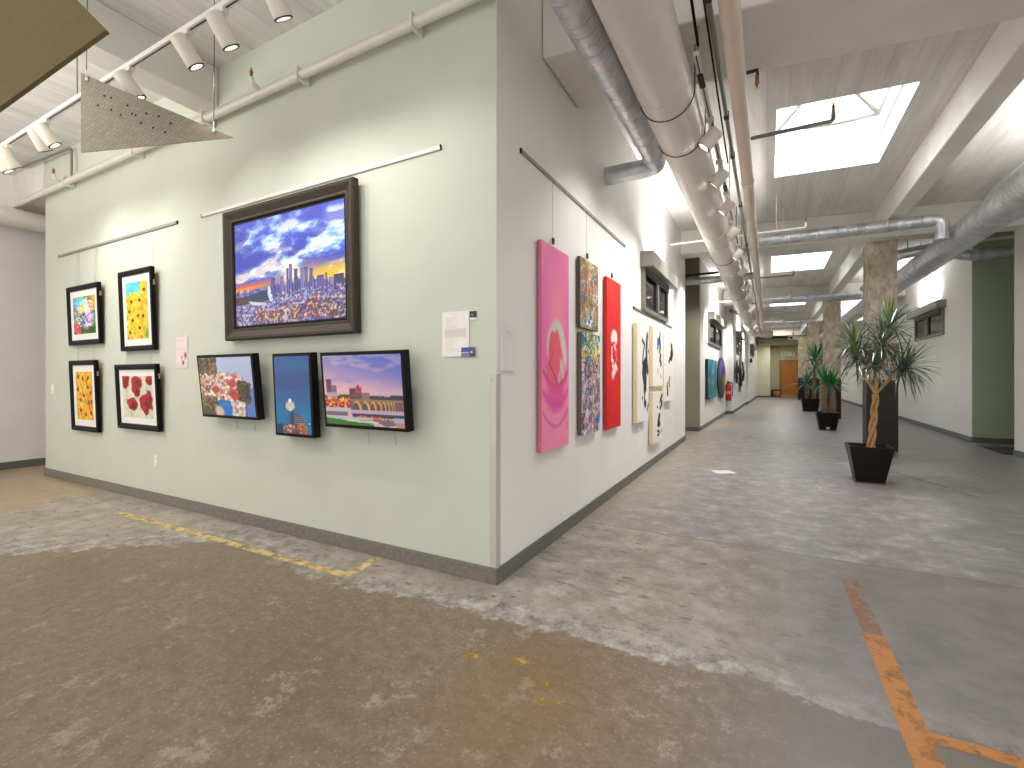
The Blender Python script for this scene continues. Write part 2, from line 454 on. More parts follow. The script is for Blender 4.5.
def m_line(name, col, lo, hi, scale=(1, 1, 1)):
    """worn floor paint: transparent where it has flaked off"""
    m, nt, p = nodes(name)
    out = nt.nodes['Material Output']
    tc = nt.nodes.new('ShaderNodeTexCoord')
    n = nt.nodes.new('ShaderNodeTexNoise'); n.inputs['Scale'].default_value = 11; n.inputs['Detail'].default_value = 9; n.inputs['Roughness'].default_value = .7
    r = nt.nodes.new('ShaderNodeMapRange'); r.inputs['From Min'].default_value = lo; r.inputs['From Max'].default_value = hi
    t = nt.nodes.new('ShaderNodeBsdfTransparent'); x = nt.nodes.new('ShaderNodeMixShader')
    nt.links.new(tc.outputs['Object'], n.inputs['Vector']); nt.links.new(n.outputs['Fac'], r.inputs['Value'])
    nt.links.new(r.outputs[0], x.inputs[0]); nt.links.new(t.outputs[0], x.inputs[1]); nt.links.new(p.outputs[0], x.inputs[2])
    nt.links.new(x.outputs[0], out.inputs[0])
    p.inputs['Base Color'].default_value = (*col, 1); p.inputs['Roughness'].default_value = .5
    return m
M_yline = m_line('yellow_line', rgb(206, 180, 116), .34, .54)
M_oline = m_line('orange_line', rgb(172, 112, 46), .30, .50)
M_ofaint = m_line('orange_line_worn', rgb(164, 112, 74), .36, .68)
M_yfaint = m_line('yellow_stain', rgb(176, 148, 74), .46, .66)

M_wpatch = m_line('white_patch', rgb(226, 222, 216), .22, .42)
M_wfaint = m_line('white_stain', rgb(190, 184, 178), .42, .62)
M_ypale = m_line('pale_yellow_line', rgb(196, 182, 146), .36, .6)
# ------------------------------------------------------------------ camera
cam = bpy.data.cameras.new('camera'); camo = bpy.data.objects.new('camera', cam); link(camo)
cam.sensor_width = 36; cam.lens = 472 / 1024 * 36; cam.shift_y = -7 / 1024
cam.clip_start = .02
camo.location = (0, 0, 1.25)
camo.rotation_euler = (PI / 2, 0, math.radians(28.427))
SC.camera = camo

# ------------------------------------------------------------------ the setting
def struct(name, mb, m, bevel=0, label=None):
    o = mb.build(name, m, None, bevel); o['kind'] = 'structure'
    if label: o['label'] = label
    return o

fl = MB()
fl.add([(-10.4, -1.6, 0), (8, -1.6, 0), (8, 36, 0), (-10.4, 36, 0)], [(0, 1, 2, 3)])
def strip(x0, y0, x1, y1, w, mi, z=.0012):
    d = Vector((x1 - x0, y1 - y0, 0)).normalized(); n = Vector((-d.y, d.x, 0)) * w / 2
    a, b = Vector((x0, y0, z)), Vector((x1, y1, z))
    fl.add([a - n, b - n, b + n, a + n], [(0, 1, 2, 3)], mi)
strip(-5.28, 2.10, -2.30, 2.12, .066, 1)
strip(-2.335, 2.158, -2.365, 2.43, .07, 1)
strip(-5.24, 2.12, -5.24, 2.38, .07, 4, .0014)
strip(.445, 3.55, .452, 2.85, .085, 3)
strip(.452, 2.85, .462, 1.2, .088, 2)
strip(.5, 2.13, 1.3, 2.13, .06, 2, .0015)
strip(1.30, 8.3, 1.95, 6.6, .06, 4)
strip(-.62, 6.72, -.40, 6.86, .22, 5); strip(1.46, 4.74, 1.95, 4.52, .07, 6); strip(.53, 6.95, .50, 5.9, .06, 6, .0016); strip(1.42, 8.05, 2.6, 7.9, .05, 7)
for (x, y, a, l) in [(-1.10, 1.80, .3, .22), (-1.16, 1.74, 1.8, .13), (-1.02, 1.70, .1, .16), (-.84, 1.72, .7, .13), (-.80, 1.64, .2, .16)]:
    strip(x, y, x + l * math.cos(a), y + l * math.sin(a), .055, 4, .0014)
floor = struct('floor', fl, [M_floor, M_yline, M_oline, M_ofaint, M_yfaint, M_wpatch, M_wfaint, M_ypale], label='worn patchy concrete floor with old painted lines')

W = 2.453; C = -1.434
struct('wall_left', MB().box(-8.07, -1.634, W, W + .22, 0, 4.0), M_green, label='pale sage green wall with framed pictures')
wc = MB().box(-1.634, C, W, 9.85, 0, 4.0)
wc.m = [0, 0, 1, 0, 0, 0]
struct('wall_corridor', wc, [M_white, M_green], label='white corridor wall behind the tall pink and red canvases')
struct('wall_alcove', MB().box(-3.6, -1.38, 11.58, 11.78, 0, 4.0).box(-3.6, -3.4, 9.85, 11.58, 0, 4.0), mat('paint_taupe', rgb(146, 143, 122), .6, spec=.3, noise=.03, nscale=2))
struct('wall_middle', MB().prism([(-1.62, 11.78), (-1.376, 11.78), (-1.235, 17.5), (-1.62, 17.5)], 0, 4.0), M_white)
struct('wall_slant', MB().prism([(-1.62, 17.5), (-1.05, 17.5), (-.87, 24.4), (-1.62, 24.4)], 0, 4.0), M_white)
struct('wall_distant', MB().prism([(-1.62, 24.4), (-.80, 24.4), (-.57, 33.0), (-1.62, 33.0)], 0, 4.0), M_white)
struct('wall_back', MB().prism([(-1.62, 33.0), (.14, 33.0), (.14, 34.0), (-1.62, 34.0)], 0, 4.0), mat('paint_light_green', rgb(206, 208, 188), .6))
struct('wall_end', MB().box(-1.62, 6, 34.0, 34.2, 0, 4.0), M_beige)
struct('wall_right', MB().box(3.45, 3.65, 12.19, 34.0, 0, 4.0), M_white)
struct('wall_recess', MB().box(3.45, 6.5, 12.15, 12.19, 0, 4.0).box(6.3, 6.5, 10.4, 12.15, 0, 4.0), M_jamb)
struct('wall_near', MB().box(3.45, 6.5, 10.2, 10.4, 0, 4.0).box(3.45, 3.65, 4.0, 10.2, 0, 4.0), M_white)
struct('wall_far', MB().box(-9.27, -9.07, 1.2, 8.2, 0, 4.0).box(-9.07, -8.0, 8.0, 8.2, 0, 4.0).box(-8.07, -7.87, W + .22, 8.0, 0, 4.0), M_white)
struct('beam_header', MB().box(-9.07, -8.07, 2.43, 2.90, 3.56, 4.0), M_beam)

# baseboards
struct('baseboard_left', MB().box(-8.08, C, W - .012, W, 0, .1).box(-8.082, -8.07, W - .012, W + .22, 0, .1), M_base_l, .003)
struct('baseboard_corridor', MB().box(C, C + .012, W - .012, 9.862, 0, .1), M_base_d, .003)
struct('baseboard_alcove', MB().box(-3.4, -1.38, 11.566, 11.58, 0, .1).prism([(-1.38, 11.566), (-1.366, 11.566), (-1.222, 17.49), (-1.236, 17.49)], 0, .1), M_base_d, .003)
struct('baseboard_slant', MB().box(-1.236, -1.05, 17.486, 17.5, 0, .1).prism([(-1.05, 17.486), (-1.036, 17.486), (-.856, 24.39), (-.87, 24.39)], 0, .1)
       .box(-.87, -.80, 24.386, 24.4, 0, .1).prism([(-.80, 24.386), (-.786, 24.386), (-.556, 32.99), (-.57, 32.99)], 0, .1)
       .box(-.57, .14, 32.986, 33.0, 0, .1).box(.14, .68, 33.986, 34.0, 0, .1), M_base_d)
struct('baseboard_right', MB().box(3.436, 3.45, 12.136, 34, 0, .1).box(3.45, 6.3, 12.136, 12.15, 0, .1).box(3.436, 3.45, 4.0, 10.412, 0, .1), M_base_d, .003)
struct('baseboard_far', MB().box(-9.07, -9.056, 1.2, 8, 0, .1).box(-9.056, -8.07, 7.986, 8, 0, .1), M_base_d, .003)

# ceiling slab with skylight openings
SKY = [(5.62 + 6.75 * k, 7.5 + 6.75 * k) for k in range(-1, 4)]  # first opening, overhead, is added out of view for extra daylight
SX0, SX1 = .08, 1.25; SKW = .053
ce = MB()
ce.box(-9.3, SX0, -1.8, 34.2, 4.0, 4.2).box(SX1, 6.6, -1.8, 34.2, 4.0, 4.2)
ys = -1.8
for (a, b) in SKY:
    ce.prism([(SX0, ys - SKW * (ys > -1.5)), (SX1, ys + SKW * (ys > -1.5)), (SX1, a + SKW), (SX0, a - SKW)], 4.0, 4.2); ys = b
ce.prism([(SX0, ys - SKW), (SX1, ys + SKW), (SX1, 34.2), (SX0, 34.2)], 4.0, 4.2)
struct('ceiling', ce, M_slab, label='white painted board-marked concrete ceiling slab')
# beams
for k, (a, b) in enumerate([(3.29, 4.03), (9.50, 9.85), (16.55, 16.95), (23.25, 23.65), (30.0, 30.4)]):
    x0, x1 = (-1.43, 3.44) if k != 1 else (-3.38, 6.2)
    if k > 1: x0 = (-1.24, -.90, -.66)[k - 2]
    struct('beam_cross', MB().prism([(x0, a + .135 * x0), (x1, a + .135 * x1), (x1, b + .135 * x1), (x0, b + .135 * x0)], 3.55, 4.0), M_beam, .015)
struct('beam_long', MB().box(1.585, 1.80, -1.0, 33.9, 3.62, 4.0), M_beam, .015)
struct('beam_left_room', MB().box(-4.58, -4.30, -1.0, W, 3.66, 4.0), M_beam, .012)
struct('beam_soffit', MB().box(-.5, 3.4, 31.6, 33.9, 3.2, 3.5), M_beige, .01)
# skylight wells
for k, (a, b) in enumerate(SKY):
    t = thing('skylight', 'white skylight well over the hall, %s' % ['an added unseen one overhead', 'the first before the columns', 'the second, beyond the first column', 'the third, beyond the second column', 'the fourth, nearest the far door'][k], 'skylight', ((SX0 + SX1) / 2, (a + b) / 2, 4.2))
    t['kind'] = 'structure'
    hx, hy = (SX1 - SX0) / 2, (b - a) / 2
    cb = MB().box(-hx - .06, -hx, -hy - .06, hy + .06, 0, .40).box(hx, hx + .06, -hy - .06, hy + .06, 0, .40)\
        .box(-hx, hx, -hy - .06, -hy, 0, .40).box(-hx, hx, hy, hy + .06, 0, .40)
    cb.v = [(x, y + .09 * x, z) for x, y, z in cb.v]; cb.build('curb', M_skyl, t)
    MB().box(-hx, hx, hy - .012, hy, .10, .125).box(-hx, -hx + .012, -hy, hy, .10, .125).box(hx - .012, hx, -hy, hy, .10, .125).build('ledge_trim', M_winframe, t)
    # inner ledge line
    r = hy - .62
    apex = [Vector((0, -r + .02, .80)), Vector((0, r - .02, .80))]
    cor = [Vector((-hx, -hy, .40)), Vector((hx, -hy, .40)), Vector((hx, hy, .40)), Vector((-hx, hy, .40))]
    fm = MB()
    for c_, ap in ((0, 0), (1, 0), (2, 1), (3, 1)):
        fm.tube([cor[c_], apex[ap]], .03, 6)
    fm.tube(apex, .03, 6)
    for i in range(4): fm.tube([cor[i], cor[(i + 1) % 4]], .025, 6)
    fm.build('glazing_bar', M_winframe, t)
    gl = MB()
    vs = [c + Vector((0, 0, .03)) for c in cor] + [p_ + Vector((0, 0, .03)) for p_ in apex]
    gl.add(vs, [(0, 1, 4), (1, 2, 5, 4), (2, 3, 5), (3, 0, 4, 5)])
    gl.build('glass', M_skyglass, t)

# columns
for k, Y in enumerate([9.97, 16.90, 23.65, 30.4]):
    t = thing('column', 'concrete column clad in dark metal below, %s in the row from the camera' % ['first', 'second', 'third', 'fourth'][k], 'column', (1.705, Y + .22, 0))
    t['kind'] = 'structure'; t['group'] = 'concrete columns along the hall'
    MB().box(-.205, .205, -.205, .205, 1.18, 3.55).build('shaft', M_conc, t, .012)
    MB().box(-.213, .213, -.213, .213, 0, 1.2).build('cladding', M_clad, t, .008)

# ------------------------------------------------------------------ windows, door
def window(n, x_len, z0, z1, loc, rotz, label, hood_pad=(.05, .12), hood_z=(-.03, .17), light=24):
    t = thing('window_%d' % n, label, 'window', loc, (0, 0, rotz))
    t['kind'] = 'structure'
    f = .05; w = x_len; h = z1 - z0; d = .05
    fr = MB()
    fr.box(0, w, -d, .005, 0, f).box(0, w, -d, .005, h - f, h).box(0, f, -d, .005, f, h - f).box(w - f, w, -d, .005, f, h - f)
    fr.box(w * .5 - .04, w * .5 + .04, -d - .01, .005, f, h - f)
    fo = fr.build('frame', M_winframe, t, .006, )
    for (a, b) in ((f, w * .5 - .04), (w * .5 + .04, w - f)):
        sh = MB(); q = .035
        sh.box(a, b, -.035, .004, f, f + q).box(a, b, -.035, .004, h - f - q, h - f).box(a, a + q, -.035, .004, f + q, h - f - q).box(b - q, b, -.035, .004, f + q, h - f - q)
        s_ = sh.build('sash', M_dark, t, .003)
        MB().box(a + q, b - q, -.018, .003, f + q, h - f - q).build('pane', M_glass, s_)
    hd = MB()
    hd.box(-hood_pad[0], w + hood_pad[1], -.17, 0, h + hood_z[0], h + hood_z[1])
    hd.build('hood', M_hood, t, .008)
    sl = MB()
    for i in range(2):
        sl.box(f, w - f, -.05 - .016, -.05, h - f - .02 - .03 * i - .02, h - f - .02 - .03 * i)
    sl.build('shutter_slat', M_dark, t)
    # uplight in the hood
    if light:
        la = bpy.data.lights.new('hood_uplight', 'AREA'); la.shape = 'RECTANGLE'
        la.size = w * .7; la.size_y = .06; la.energy = light; la.color = (1, .98, .95); la.spread = math.radians(150)
        lo = bpy.data.objects.new('hood_uplight', la); link(lo, t)
        lo.location = (w * .5, -.09, h + hood_z[1] + .012); lo.rotation_euler = (PI, 0, 0)
    return t
HX = PI / 2
window(1, 1.66, 2.11, 2.69, (C, 6.14, 2.11), HX, 'grey two-pane window with shutter hood above the black ink pictures')
am = math.atan2(17.5 - 11.58, .145)
def midx(y): return -1.38 + .0245 * (y - 11.58)
window(2, 2.75, 2.10, 2.75, (midx(13.0), 13.0, 2.10), am, 'grey two-pane window above the teal and oval pictures')
a3 = math.atan2(24.4 - 17.5, -.87 + 1.05)
window(3, 2.1, 2.14, 2.76, (-1.05 + (19.05 - 17.5) * .0261, 19.05, 2.14), a3, 'narrow-looking dark window above the black leaf sculpture')
a4 = math.atan2(8.6, .23)
window(4, 2.6, 2.3, 2.72, (-.80 + (26.1 - 24.4) * .0267, 26.1, 2.3), a4, 'small dark window farthest down the left wall of the hall', light=0)
window(5, 2.25, 2.20, 2.81, (3.45, 16.0, 2.19), -HX, 'grey two-pane window with hood on the right wall beside the first column', (.2, .12), (-.02, .16), 32)
window(7, 2.25, 2.20, 2.81, (3.45, 23.2, 2.20), -HX, 'small hooded window on the right wall seen between the first and second columns', (.2, .12), (-.02, .16), 45)

window(6, 2.25, 2.19, 2.78, (3.45, 7.3, 2.19), -HX, 'added unseen two-pane window with uplight hood on the right wall before the recess', (.2, .12), (-.02, .16), 48)  # window and uplight added out of view to light the right aisle slab
t = thing('door_1', 'brown wooden door at the far end of the hall', 'door', (1.155, 34.0, 0)); t['kind'] = 'structure'
lf = MB().box(-.44, .44, -.04, 0, .01, 2.24).build('leaf', M_wood, t, .004)
MB().box(-.50, -.44, -.05, 0, 0, 2.30).box(.44, .50, -.05, 0, 0, 2.30).box(-.44, .44, -.05, 0, 2.24, 2.30).build('door_frame', M_doorframe, t)
MB().box(-.42, .42, -.045, -.04, .03, .12).build('kick_plate', mat('kick', rgb(190, 170, 130), .4, metal=.5), lf)
MB().tube([(.36, -.04, 1.02), (.36, -.09, 1.02)], .02, 10).tube([(.37, -.09, 1.02), (.27, -.09, 1.02)], .012, 8).build('door_handle', M_dark, lf)

# ------------------------------------------------------------------ picture painting (numpy)
def fbm(U, V, sx, sy, seed, octv=5, gain=.55):
    rs = np.random.RandomState(seed); out = np.zeros_like(U); amp = 1; tot = 0
    for o in range(octv):
        nx, ny = int(sx * 2 ** o) + 2, int(sy * 2 ** o) + 2
        g = rs.rand(ny + 2, nx + 2)
        x = np.clip(U, 0, .9999) * (nx - 1); y = np.clip(V, 0, .9999) * (ny - 1)
        i = x.astype(int); j = y.astype(int); fx = x - i; fy = y - j
        fx = fx * fx * (3 - 2 * fx); fy = fy * fy * (3 - 2 * fy)
        out += amp * ((g[j, i] * (1 - fx) + g[j, i + 1] * fx) * (1 - fy) + (g[j + 1, i] * (1 - fx) + g[j + 1, i + 1] * fx) * fy)
        tot += amp; amp *= gain
    return out / tot

def ss(a, b, x):
    t = np.clip((x - a) / (b - a), 0, 1); return t * t * (3 - 2 * t)

class Art:
    def __init__(s, nx, ny, col=(255, 255, 255), seed=1):
        s.nx, s.ny = nx, ny
        s.U, s.V = np.meshgrid(np.linspace(0, 1, nx), np.linspace(0, 1, ny))
        s.im = np.ones((ny, nx, 3)) * np.array(col) / 255.
        s.rs = np.random.RandomState(seed); s.asp = nx / ny
    def blend(s, a, col):
        c = np.array(col) / 255. if np.ndim(col) == 1 else col
        a = np.clip(a, 0, 1)[..., None]
        s.im = s.im * (1 - a) + c * a; return s
    def rect(s, x0, x1, y0, y1, col, soft=.004):
        m = ss(x0 - soft, x0 + soft, s.U) * ss(x1 + soft, x1 - soft, s.U) * ss(y0 - soft, y0 + soft, s.V) * ss(y1 + soft, y1 - soft, s.V)
        return s.blend(m, col)
    def ell(s, x, y, rx, ry, col, ang=0, soft=.25, alpha=1, wob=0, seed=0):
        dx = (s.U - x) * s.asp; dy = s.V - y; rx = rx * s.asp
        c, q = math.cos(ang), math.sin(ang)
        d = np.sqrt(((dx * c + dy * q) / rx) ** 2 + ((-dx * q + dy * c) / ry) ** 2)
        if wob: d = d + (fbm(s.U, s.V, 8, 8, seed + 5, 3) - .5) * wob
        return s.blend(ss(1 + soft, 1 - soft, d) * alpha, col)
    def poly(s, pts, col, alpha=1):
        m = np.zeros(s.U.shape, bool); n = len(pts)
        for i in range(n):
            (xa, ya), (xb, yb) = pts[i], pts[(i + 1) % n]
            if ya == yb: continue
            cnd = ((ya > s.V) != (yb > s.V)) & (s.U < (xb - xa) * (s.V - ya) / (yb - ya) + xa)
            m ^= cnd
        return s.blend(m * alpha, col)
    def line(s, pts, w, col, alpha=1, soft=.5):
        d = np.full(s.U.shape, 9.)
        for (xa, ya), (xb, yb) in zip(pts[:-1], pts[1:]):
            ax, bx = xa * s.asp, xb * s.asp
            vx, vy = bx - ax, yb - ya; L2 = vx * vx + vy * vy + 1e-9
            t = np.clip(((s.U * s.asp - ax) * vx + (s.V - ya) * vy) / L2, 0, 1)
            d = np.minimum(d, np.hypot(s.U * s.asp - ax - t * vx, s.V - ya - t * vy))
        return s.blend(ss(w * (1 + soft), w * (1 - soft), d) * alpha, col)
    def dabs(s, n, r, colf, ar=2.0, region=(0, 1, 0, 1), jit=18, alpha=.9):
        for _ in range(n):
            x = s.rs.uniform(region[0], region[1]); y = s.rs.uniform(region[2], region[3])
            c = colf(x, y)
            if c is None: continue
            c = np.clip(np.array(c) + s.rs.normal(0, jit, 3), 0, 255) / 255.
            rr = r * s.rs.uniform(.5, 1.4); ra = rr * s.rs.uniform(1, ar); an = s.rs.uniform(0, PI)
            # local window for speed
            R = ra * 1.4
            i0, i1 = int(max(0, (x - R / s.asp) * s.nx)), int(min(s.nx, (x + R / s.asp) * s.nx + 2))
            j0, j1 = int(max(0, (y - R) * s.ny)), int(min(s.ny, (y + R) * s.ny + 2))
            if i1 <= i0 or j1 <= j0: continue
            dx = (s.U[j0:j1, i0:i1] - x) * s.asp; dy = s.V[j0:j1, i0:i1] - y
            d = np.sqrt(((dx * math.cos(an) + dy * math.sin(an)) / ra) ** 2 + ((-dx * math.sin(an) + dy * math.cos(an)) / rr) ** 2)
            a = (ss(1.2, .8, d) * alpha)[..., None]
            s.im[j0:j1, i0:i1] = s.im[j0:j1, i0:i1] * (1 - a) + c * a
        return s

def art_mesh(name, art, w, h, m, parent, y=0.0, x0=None, z0=0.0, mask=None):
    """grid facing local -y carrying the picture as a colour attribute"""
    if x0 is None: x0 = -w / 2
    nx, ny = art.nx, art.ny
    xs = x0 + art.U.ravel() * w; zs = z0 + art.V.ravel() * h
    co = np.stack([xs, np.full_like(xs, y), zs], 1)
    idx = np.arange(nx * ny).reshape(ny, nx)
    q = np.stack([idx[:-1, :-1], idx[:-1, 1:], idx[1:, 1:], idx[1:, :-1]], -1)
    if mask is not None:
        k = mask[:-1, :-1] & mask[1:, 1:] & mask[:-1, 1:] & mask[1:, :-1]; q = q[k]
    q = q.reshape(-1, 4)
    me = bpy.data.meshes.new(name)
    me.vertices.add(len(co)); me.vertices.foreach_set('co', co.ravel())
    me.loops.add(len(q) * 4); me.loops.foreach_set('vertex_index', q.ravel())
    me.polygons.add(len(q)); me.polygons.foreach_set('loop_start', np.arange(0, len(q) * 4, 4)); me.polygons.foreach_set('loop_total', np.full(len(q), 4))
    me.update(calc_edges=True)
    im = np.clip(art.im, 0, 1); l = np.where(im <= .04045, im / 12.92, ((im + .055) / 1.055) ** 2.4)
    ca = me.color_attributes.new('Col', 'FLOAT_COLOR', 'POINT')
    ca.data.foreach_set('color', np.concatenate([l.reshape(-1, 3), np.ones((nx * ny, 1))], 1).astype(np.float32).ravel())
    me.materials.append(m)
    o = bpy.data.objects.new(name, me); link(o, parent); return o

def wires(t, w, h, ztop, depth, frac=(.22, .78), tilt=0):
    """hanging cables from the picture rail, in the thing's own tilted frame"""
    for f in frac:
        x = -w / 2 + w * f
        MB().tube([(x, -.004, h * .8), (x, -.004 + (ztop) * math.sin(tilt) * 0, ztop)], .0012, 6).build('hanging_wire', M_wire, t)

def framed(name, label, cat, group, xc, z0, w, h, art, gap=.012, tilt=.03, fw=.05, matw=.07, rail_z=2.72):
    """picture with a moulded frame and a mat board on the left wall"""
    t = thing(name, label, cat, (xc, W - gap - .002, z0), (tilt, 0, 0), group)
    d = .035
    prof = [(0, 0), (0, -d), (fw * .35, -d - .006), (fw, -d + .008), (fw, -.006)]
    fm = MB(); ring = []
    for (o_, y) in prof:
        ring.append([(-w / 2 + o_, y, o_), (w / 2 - o_, y, o_), (w / 2 - o_, y, h - o_), (-w / 2 + o_, y, h - o_)])
    vs = [p for r in ring for p in r]; fs = []
    for i in range(len(ring) - 1):
        for k in range(4):
            k2 = (k + 1) % 4; fs.append((i * 4 + k, i * 4 + k2, (i + 1) * 4 + k2, (i + 1) * 4 + k))
    fm.add(vs, fs); fm.build('frame', M_black, t)
    MB().box(-w / 2 + .004, w / 2 - .004, -.006, 0, .004, h - .004).build('backing_board', M_cardboard, t)
    MB().box(-w / 2 + fw - .005, w / 2 - fw + .005, -.018, -.010, fw - .005, h - fw + .005).build('mat_board', M_mat, t)
    q = fw + matw
    art_mesh('picture', art, w - 2 * q, h - 2 * q, M_paint, t, -.0195, None, q)
    MB().box(w / 2, w / 2 + .012, -.022, -.006, h * .78, h * .78 + .05).build('hanging_clip', M_wire, t)
    cs = math.cos(tilt)
    for f in (.2, .8):
        MB().tube([(-w / 2 + w * f, -.003, h * .7), (-w / 2 + w * f, -.003 + (rail_z - z0) * math.sin(tilt) * .9 + 0.0, (rail_z - z0))], .0012, 5).build('hanging_wire', M_wire, t)
    return t

def canvas(name, label, cat, group, loc, rotz, w, h, d, art, edge, tilt=0.0, front=None, lip=0.0, wire_to=None, hook=False, m=None):
    """stretched canvas: body + painted front, origin bottom centre on the wall"""
    t = thing(name, label, cat, loc, (tilt, 0, rotz), group)
    MB().box(-w / 2, w / 2, -d, 0, 0, h).build('canvas_body', edge, t, .004)
    art_mesh('painted_front' if m is None else 'print', art, w - 2 * lip - .004, h - 2 * lip - .004, m or M_paint, t, -d - .0012, None, lip + .002)
    if wire_to:
        n = (.25, .75) if not hook else (.5,)
        for f in n:
            MB().tube([(-w / 2 + w * f, -.003, h * .75), (-w / 2 + w * f, -.003 + (wire_to - loc[2]) * math.sin(tilt) * .9, wire_to - loc[2])], .0012, 5).build('hanging_wire', M_wire, t)
        if hook:
            MB().box(-.012, .012, -.016, -.002, h + .03, h + .075).build('hanging_hook', M_dark, t)
    return t

# ---- the individual pictures
def art_skyline():
    a = Art(230, 180, seed=3); U, V = a.U, a.V
    c1 = fbm((U + V * .35) / 1.35, (V * 1.5 - U * .25 + .25) / 1.75, 5, 8, 11, 6, .6); c2 = fbm((U * .9 + V * .2) / 1.1, (V - U * .3 + .3) / 1.3, 4, 8, 23, 6, .6); c3 = fbm(U, V, 2, 2, 5, 4)
    a.im[:] = np.array((66, 88, 208)) / 255.
    a.blend(ss(.45, .68, c3) * .7, (66, 60, 172))
    a.blend(ss(.42, .54, c1), (122, 172, 236)); a.blend(ss(.50, .62, c1) * .95, (222, 236, 250))
    a.blend(ss(.53, .61, c2) * .6, (58, 62, 170))
    a.blend(ss(.7, 1.0, V) * .25, (80, 66, 176))
    hz = .33 + .02 * np.sin(U * 5)
    glow = ss(.27, .0, V - hz) * ss(.2, .75, U)
    a.blend(glow * .95, (255, 214, 120))
    a.blend(ss(.15, .0, np.abs(V - .38)) * ss(.5, .95, U) * .9, (255, 190, 30))
    a.blend(ss(.05, .0, np.abs(V - .35 - .07 * U)) * ss(.6, .1, U) * .95, (255, 150, 40))
    a.blend(ss(.03, .0, np.abs(V - .39 - .06 * U)) * ss(.6, .1, U) * .8, (235, 90, 90))
    a.blend(ss(.50, .56, c2) * ss(.56, .5, c2) * ss(.14, .03, np.abs(V - .50)) * ss(.4, .6, U) * .8, (226, 96, 84))
    a.blend(ss(.56, .66, c1) * ss(.3, .05, np.abs(V - .5)) * .7, (250, 236, 226))
    a.blend(ss(.33, .315, V), (84, 96, 168))
    # city
    rs = a.rs; a.V = V / .82
    for _ in range(900):
        y = rs.uniform(.02, .40); x = rs.uniform(0, 1); w = rs.uniform(.006, .024) * (1.4 - y); h = rs.uniform(.010, .04)
        c = [(96, 88, 170), (70, 70, 130), (190, 190, 226), (150, 130, 190), (60, 56, 96), (170, 120, 140), (118, 130, 196)][rs.randint(7)]
        a.rect(x, x + w, y, y + h, c, .003)
    for _ in range(90):
        x = rs.uniform(.34, .95); h = .40 + rs.uniform(0, .10) * (1 - abs(x - .6) * 1.6); w = rs.uniform(.008, .026)
        c = [(80, 80, 160), (110, 100, 184), (62, 58, 118), (140, 132, 196)][rs.randint(4)]
        a.rect(x, x + w, .28, h, c, .002)
    for (x, w, h, c) in [(.36, .035, .52, (58, 62, 130)), (.45, .03, .52, (96, 92, 170)), (.505, .022, .60, (66, 62, 126)), (.53, .026, .645, (78, 74, 140)), (.575, .03, .58, (54, 50, 110)),
                         (.63, .03, .58, (96, 92, 160)), (.665, .03, .585, (74, 70, 140)), (.71, .028, .56, (70, 66, 128)), (.77, .06, .475, (74, 70, 140)), (.84, .016, .49, (66, 60, 120)), (.91, .08, .46, (50, 46, 80))]:
        a.rect(x, x + w, .30, h, c, .002)
        for q in range(4): a.rect(x + w * (.15 + .22 * q), x + w * (.25 + .22 * q), .32, h - .02, tuple(min(255, v + 45) for v in c), .0015)
    # dark arena with a bright prow, left
    a.poly([(0, .34), (.10, .345), (.30, .395), (.345, .40), (.36, .27), (.16, .255), (0, .245)], (40, 70, 92))
    a.poly([(0, .33), (.09, .335), (.14, .262), (0, .25)], (84, 60, 56))
    a.poly([(.33, .43), (.345, .43), (.385, .25), (.345, .26), (.325, .35)], (214, 216, 240))
    a.poly([(.13, .285), (.34, .235), (.32, .21), (.17, .235)], (206, 206, 214))
    a.rect(.0, 1, .0, .012, (70, 60, 120))
    # brick blocks in front
    for (x0, x1, y0, y1, c) in [(.22, .50, .02, .16, (138, 70, 66)), (.50, .66, .02, .20, (86, 62, 96)), (.67, .80, .04, .25, (126, 62, 72)), (.82, 1.0, .03, .22, (92, 74, 62)), (0, .18, .02, .12, (98, 98, 186))]:
        a.rect(x0, x1, y0, y1, c)
        for _ in range(int((x1 - x0) * 260)):
            x = rs.uniform(x0, x1); y = rs.uniform(y0, y1)
            a.rect(x, x + .006, y, y + .012, [(250, 196, 96), (70, 50, 70), (180, 130, 120), (60, 44, 64)][rs.randint(4)], .002)
        a.rect(x0, x1, y1 - .008, y1 + .012, (176, 178, 220))
    a.rect(.47, .51, .02, .19, (206, 196, 214)); a.rect(.74, .78, .22, .28, (150, 50, 60))
    a.rect(.655, .70, .24, .36, (168, 168, 210)); a.rect(.61, .65, .22, .33, (120, 116, 176))
    a.V = V
    a.dabs(1500, .007, lambda x, y: [(120, 112, 190), (200, 200, 230), (60, 56, 100), (160, 140, 190), (90, 70, 96), (240, 214, 170), (70, 70, 140)][rs.randint(7)] if not (x < .36 and y > .19) else None, 2.2, (0, 1, .0, .29), 14, .75)
    a.dabs(260, .006, lambda x, y: [(150, 80, 70), (250, 196, 96), (90, 54, 60)][rs.randint(3)], 2, (.22, .9, .01, .15), 12, .8)
    return a

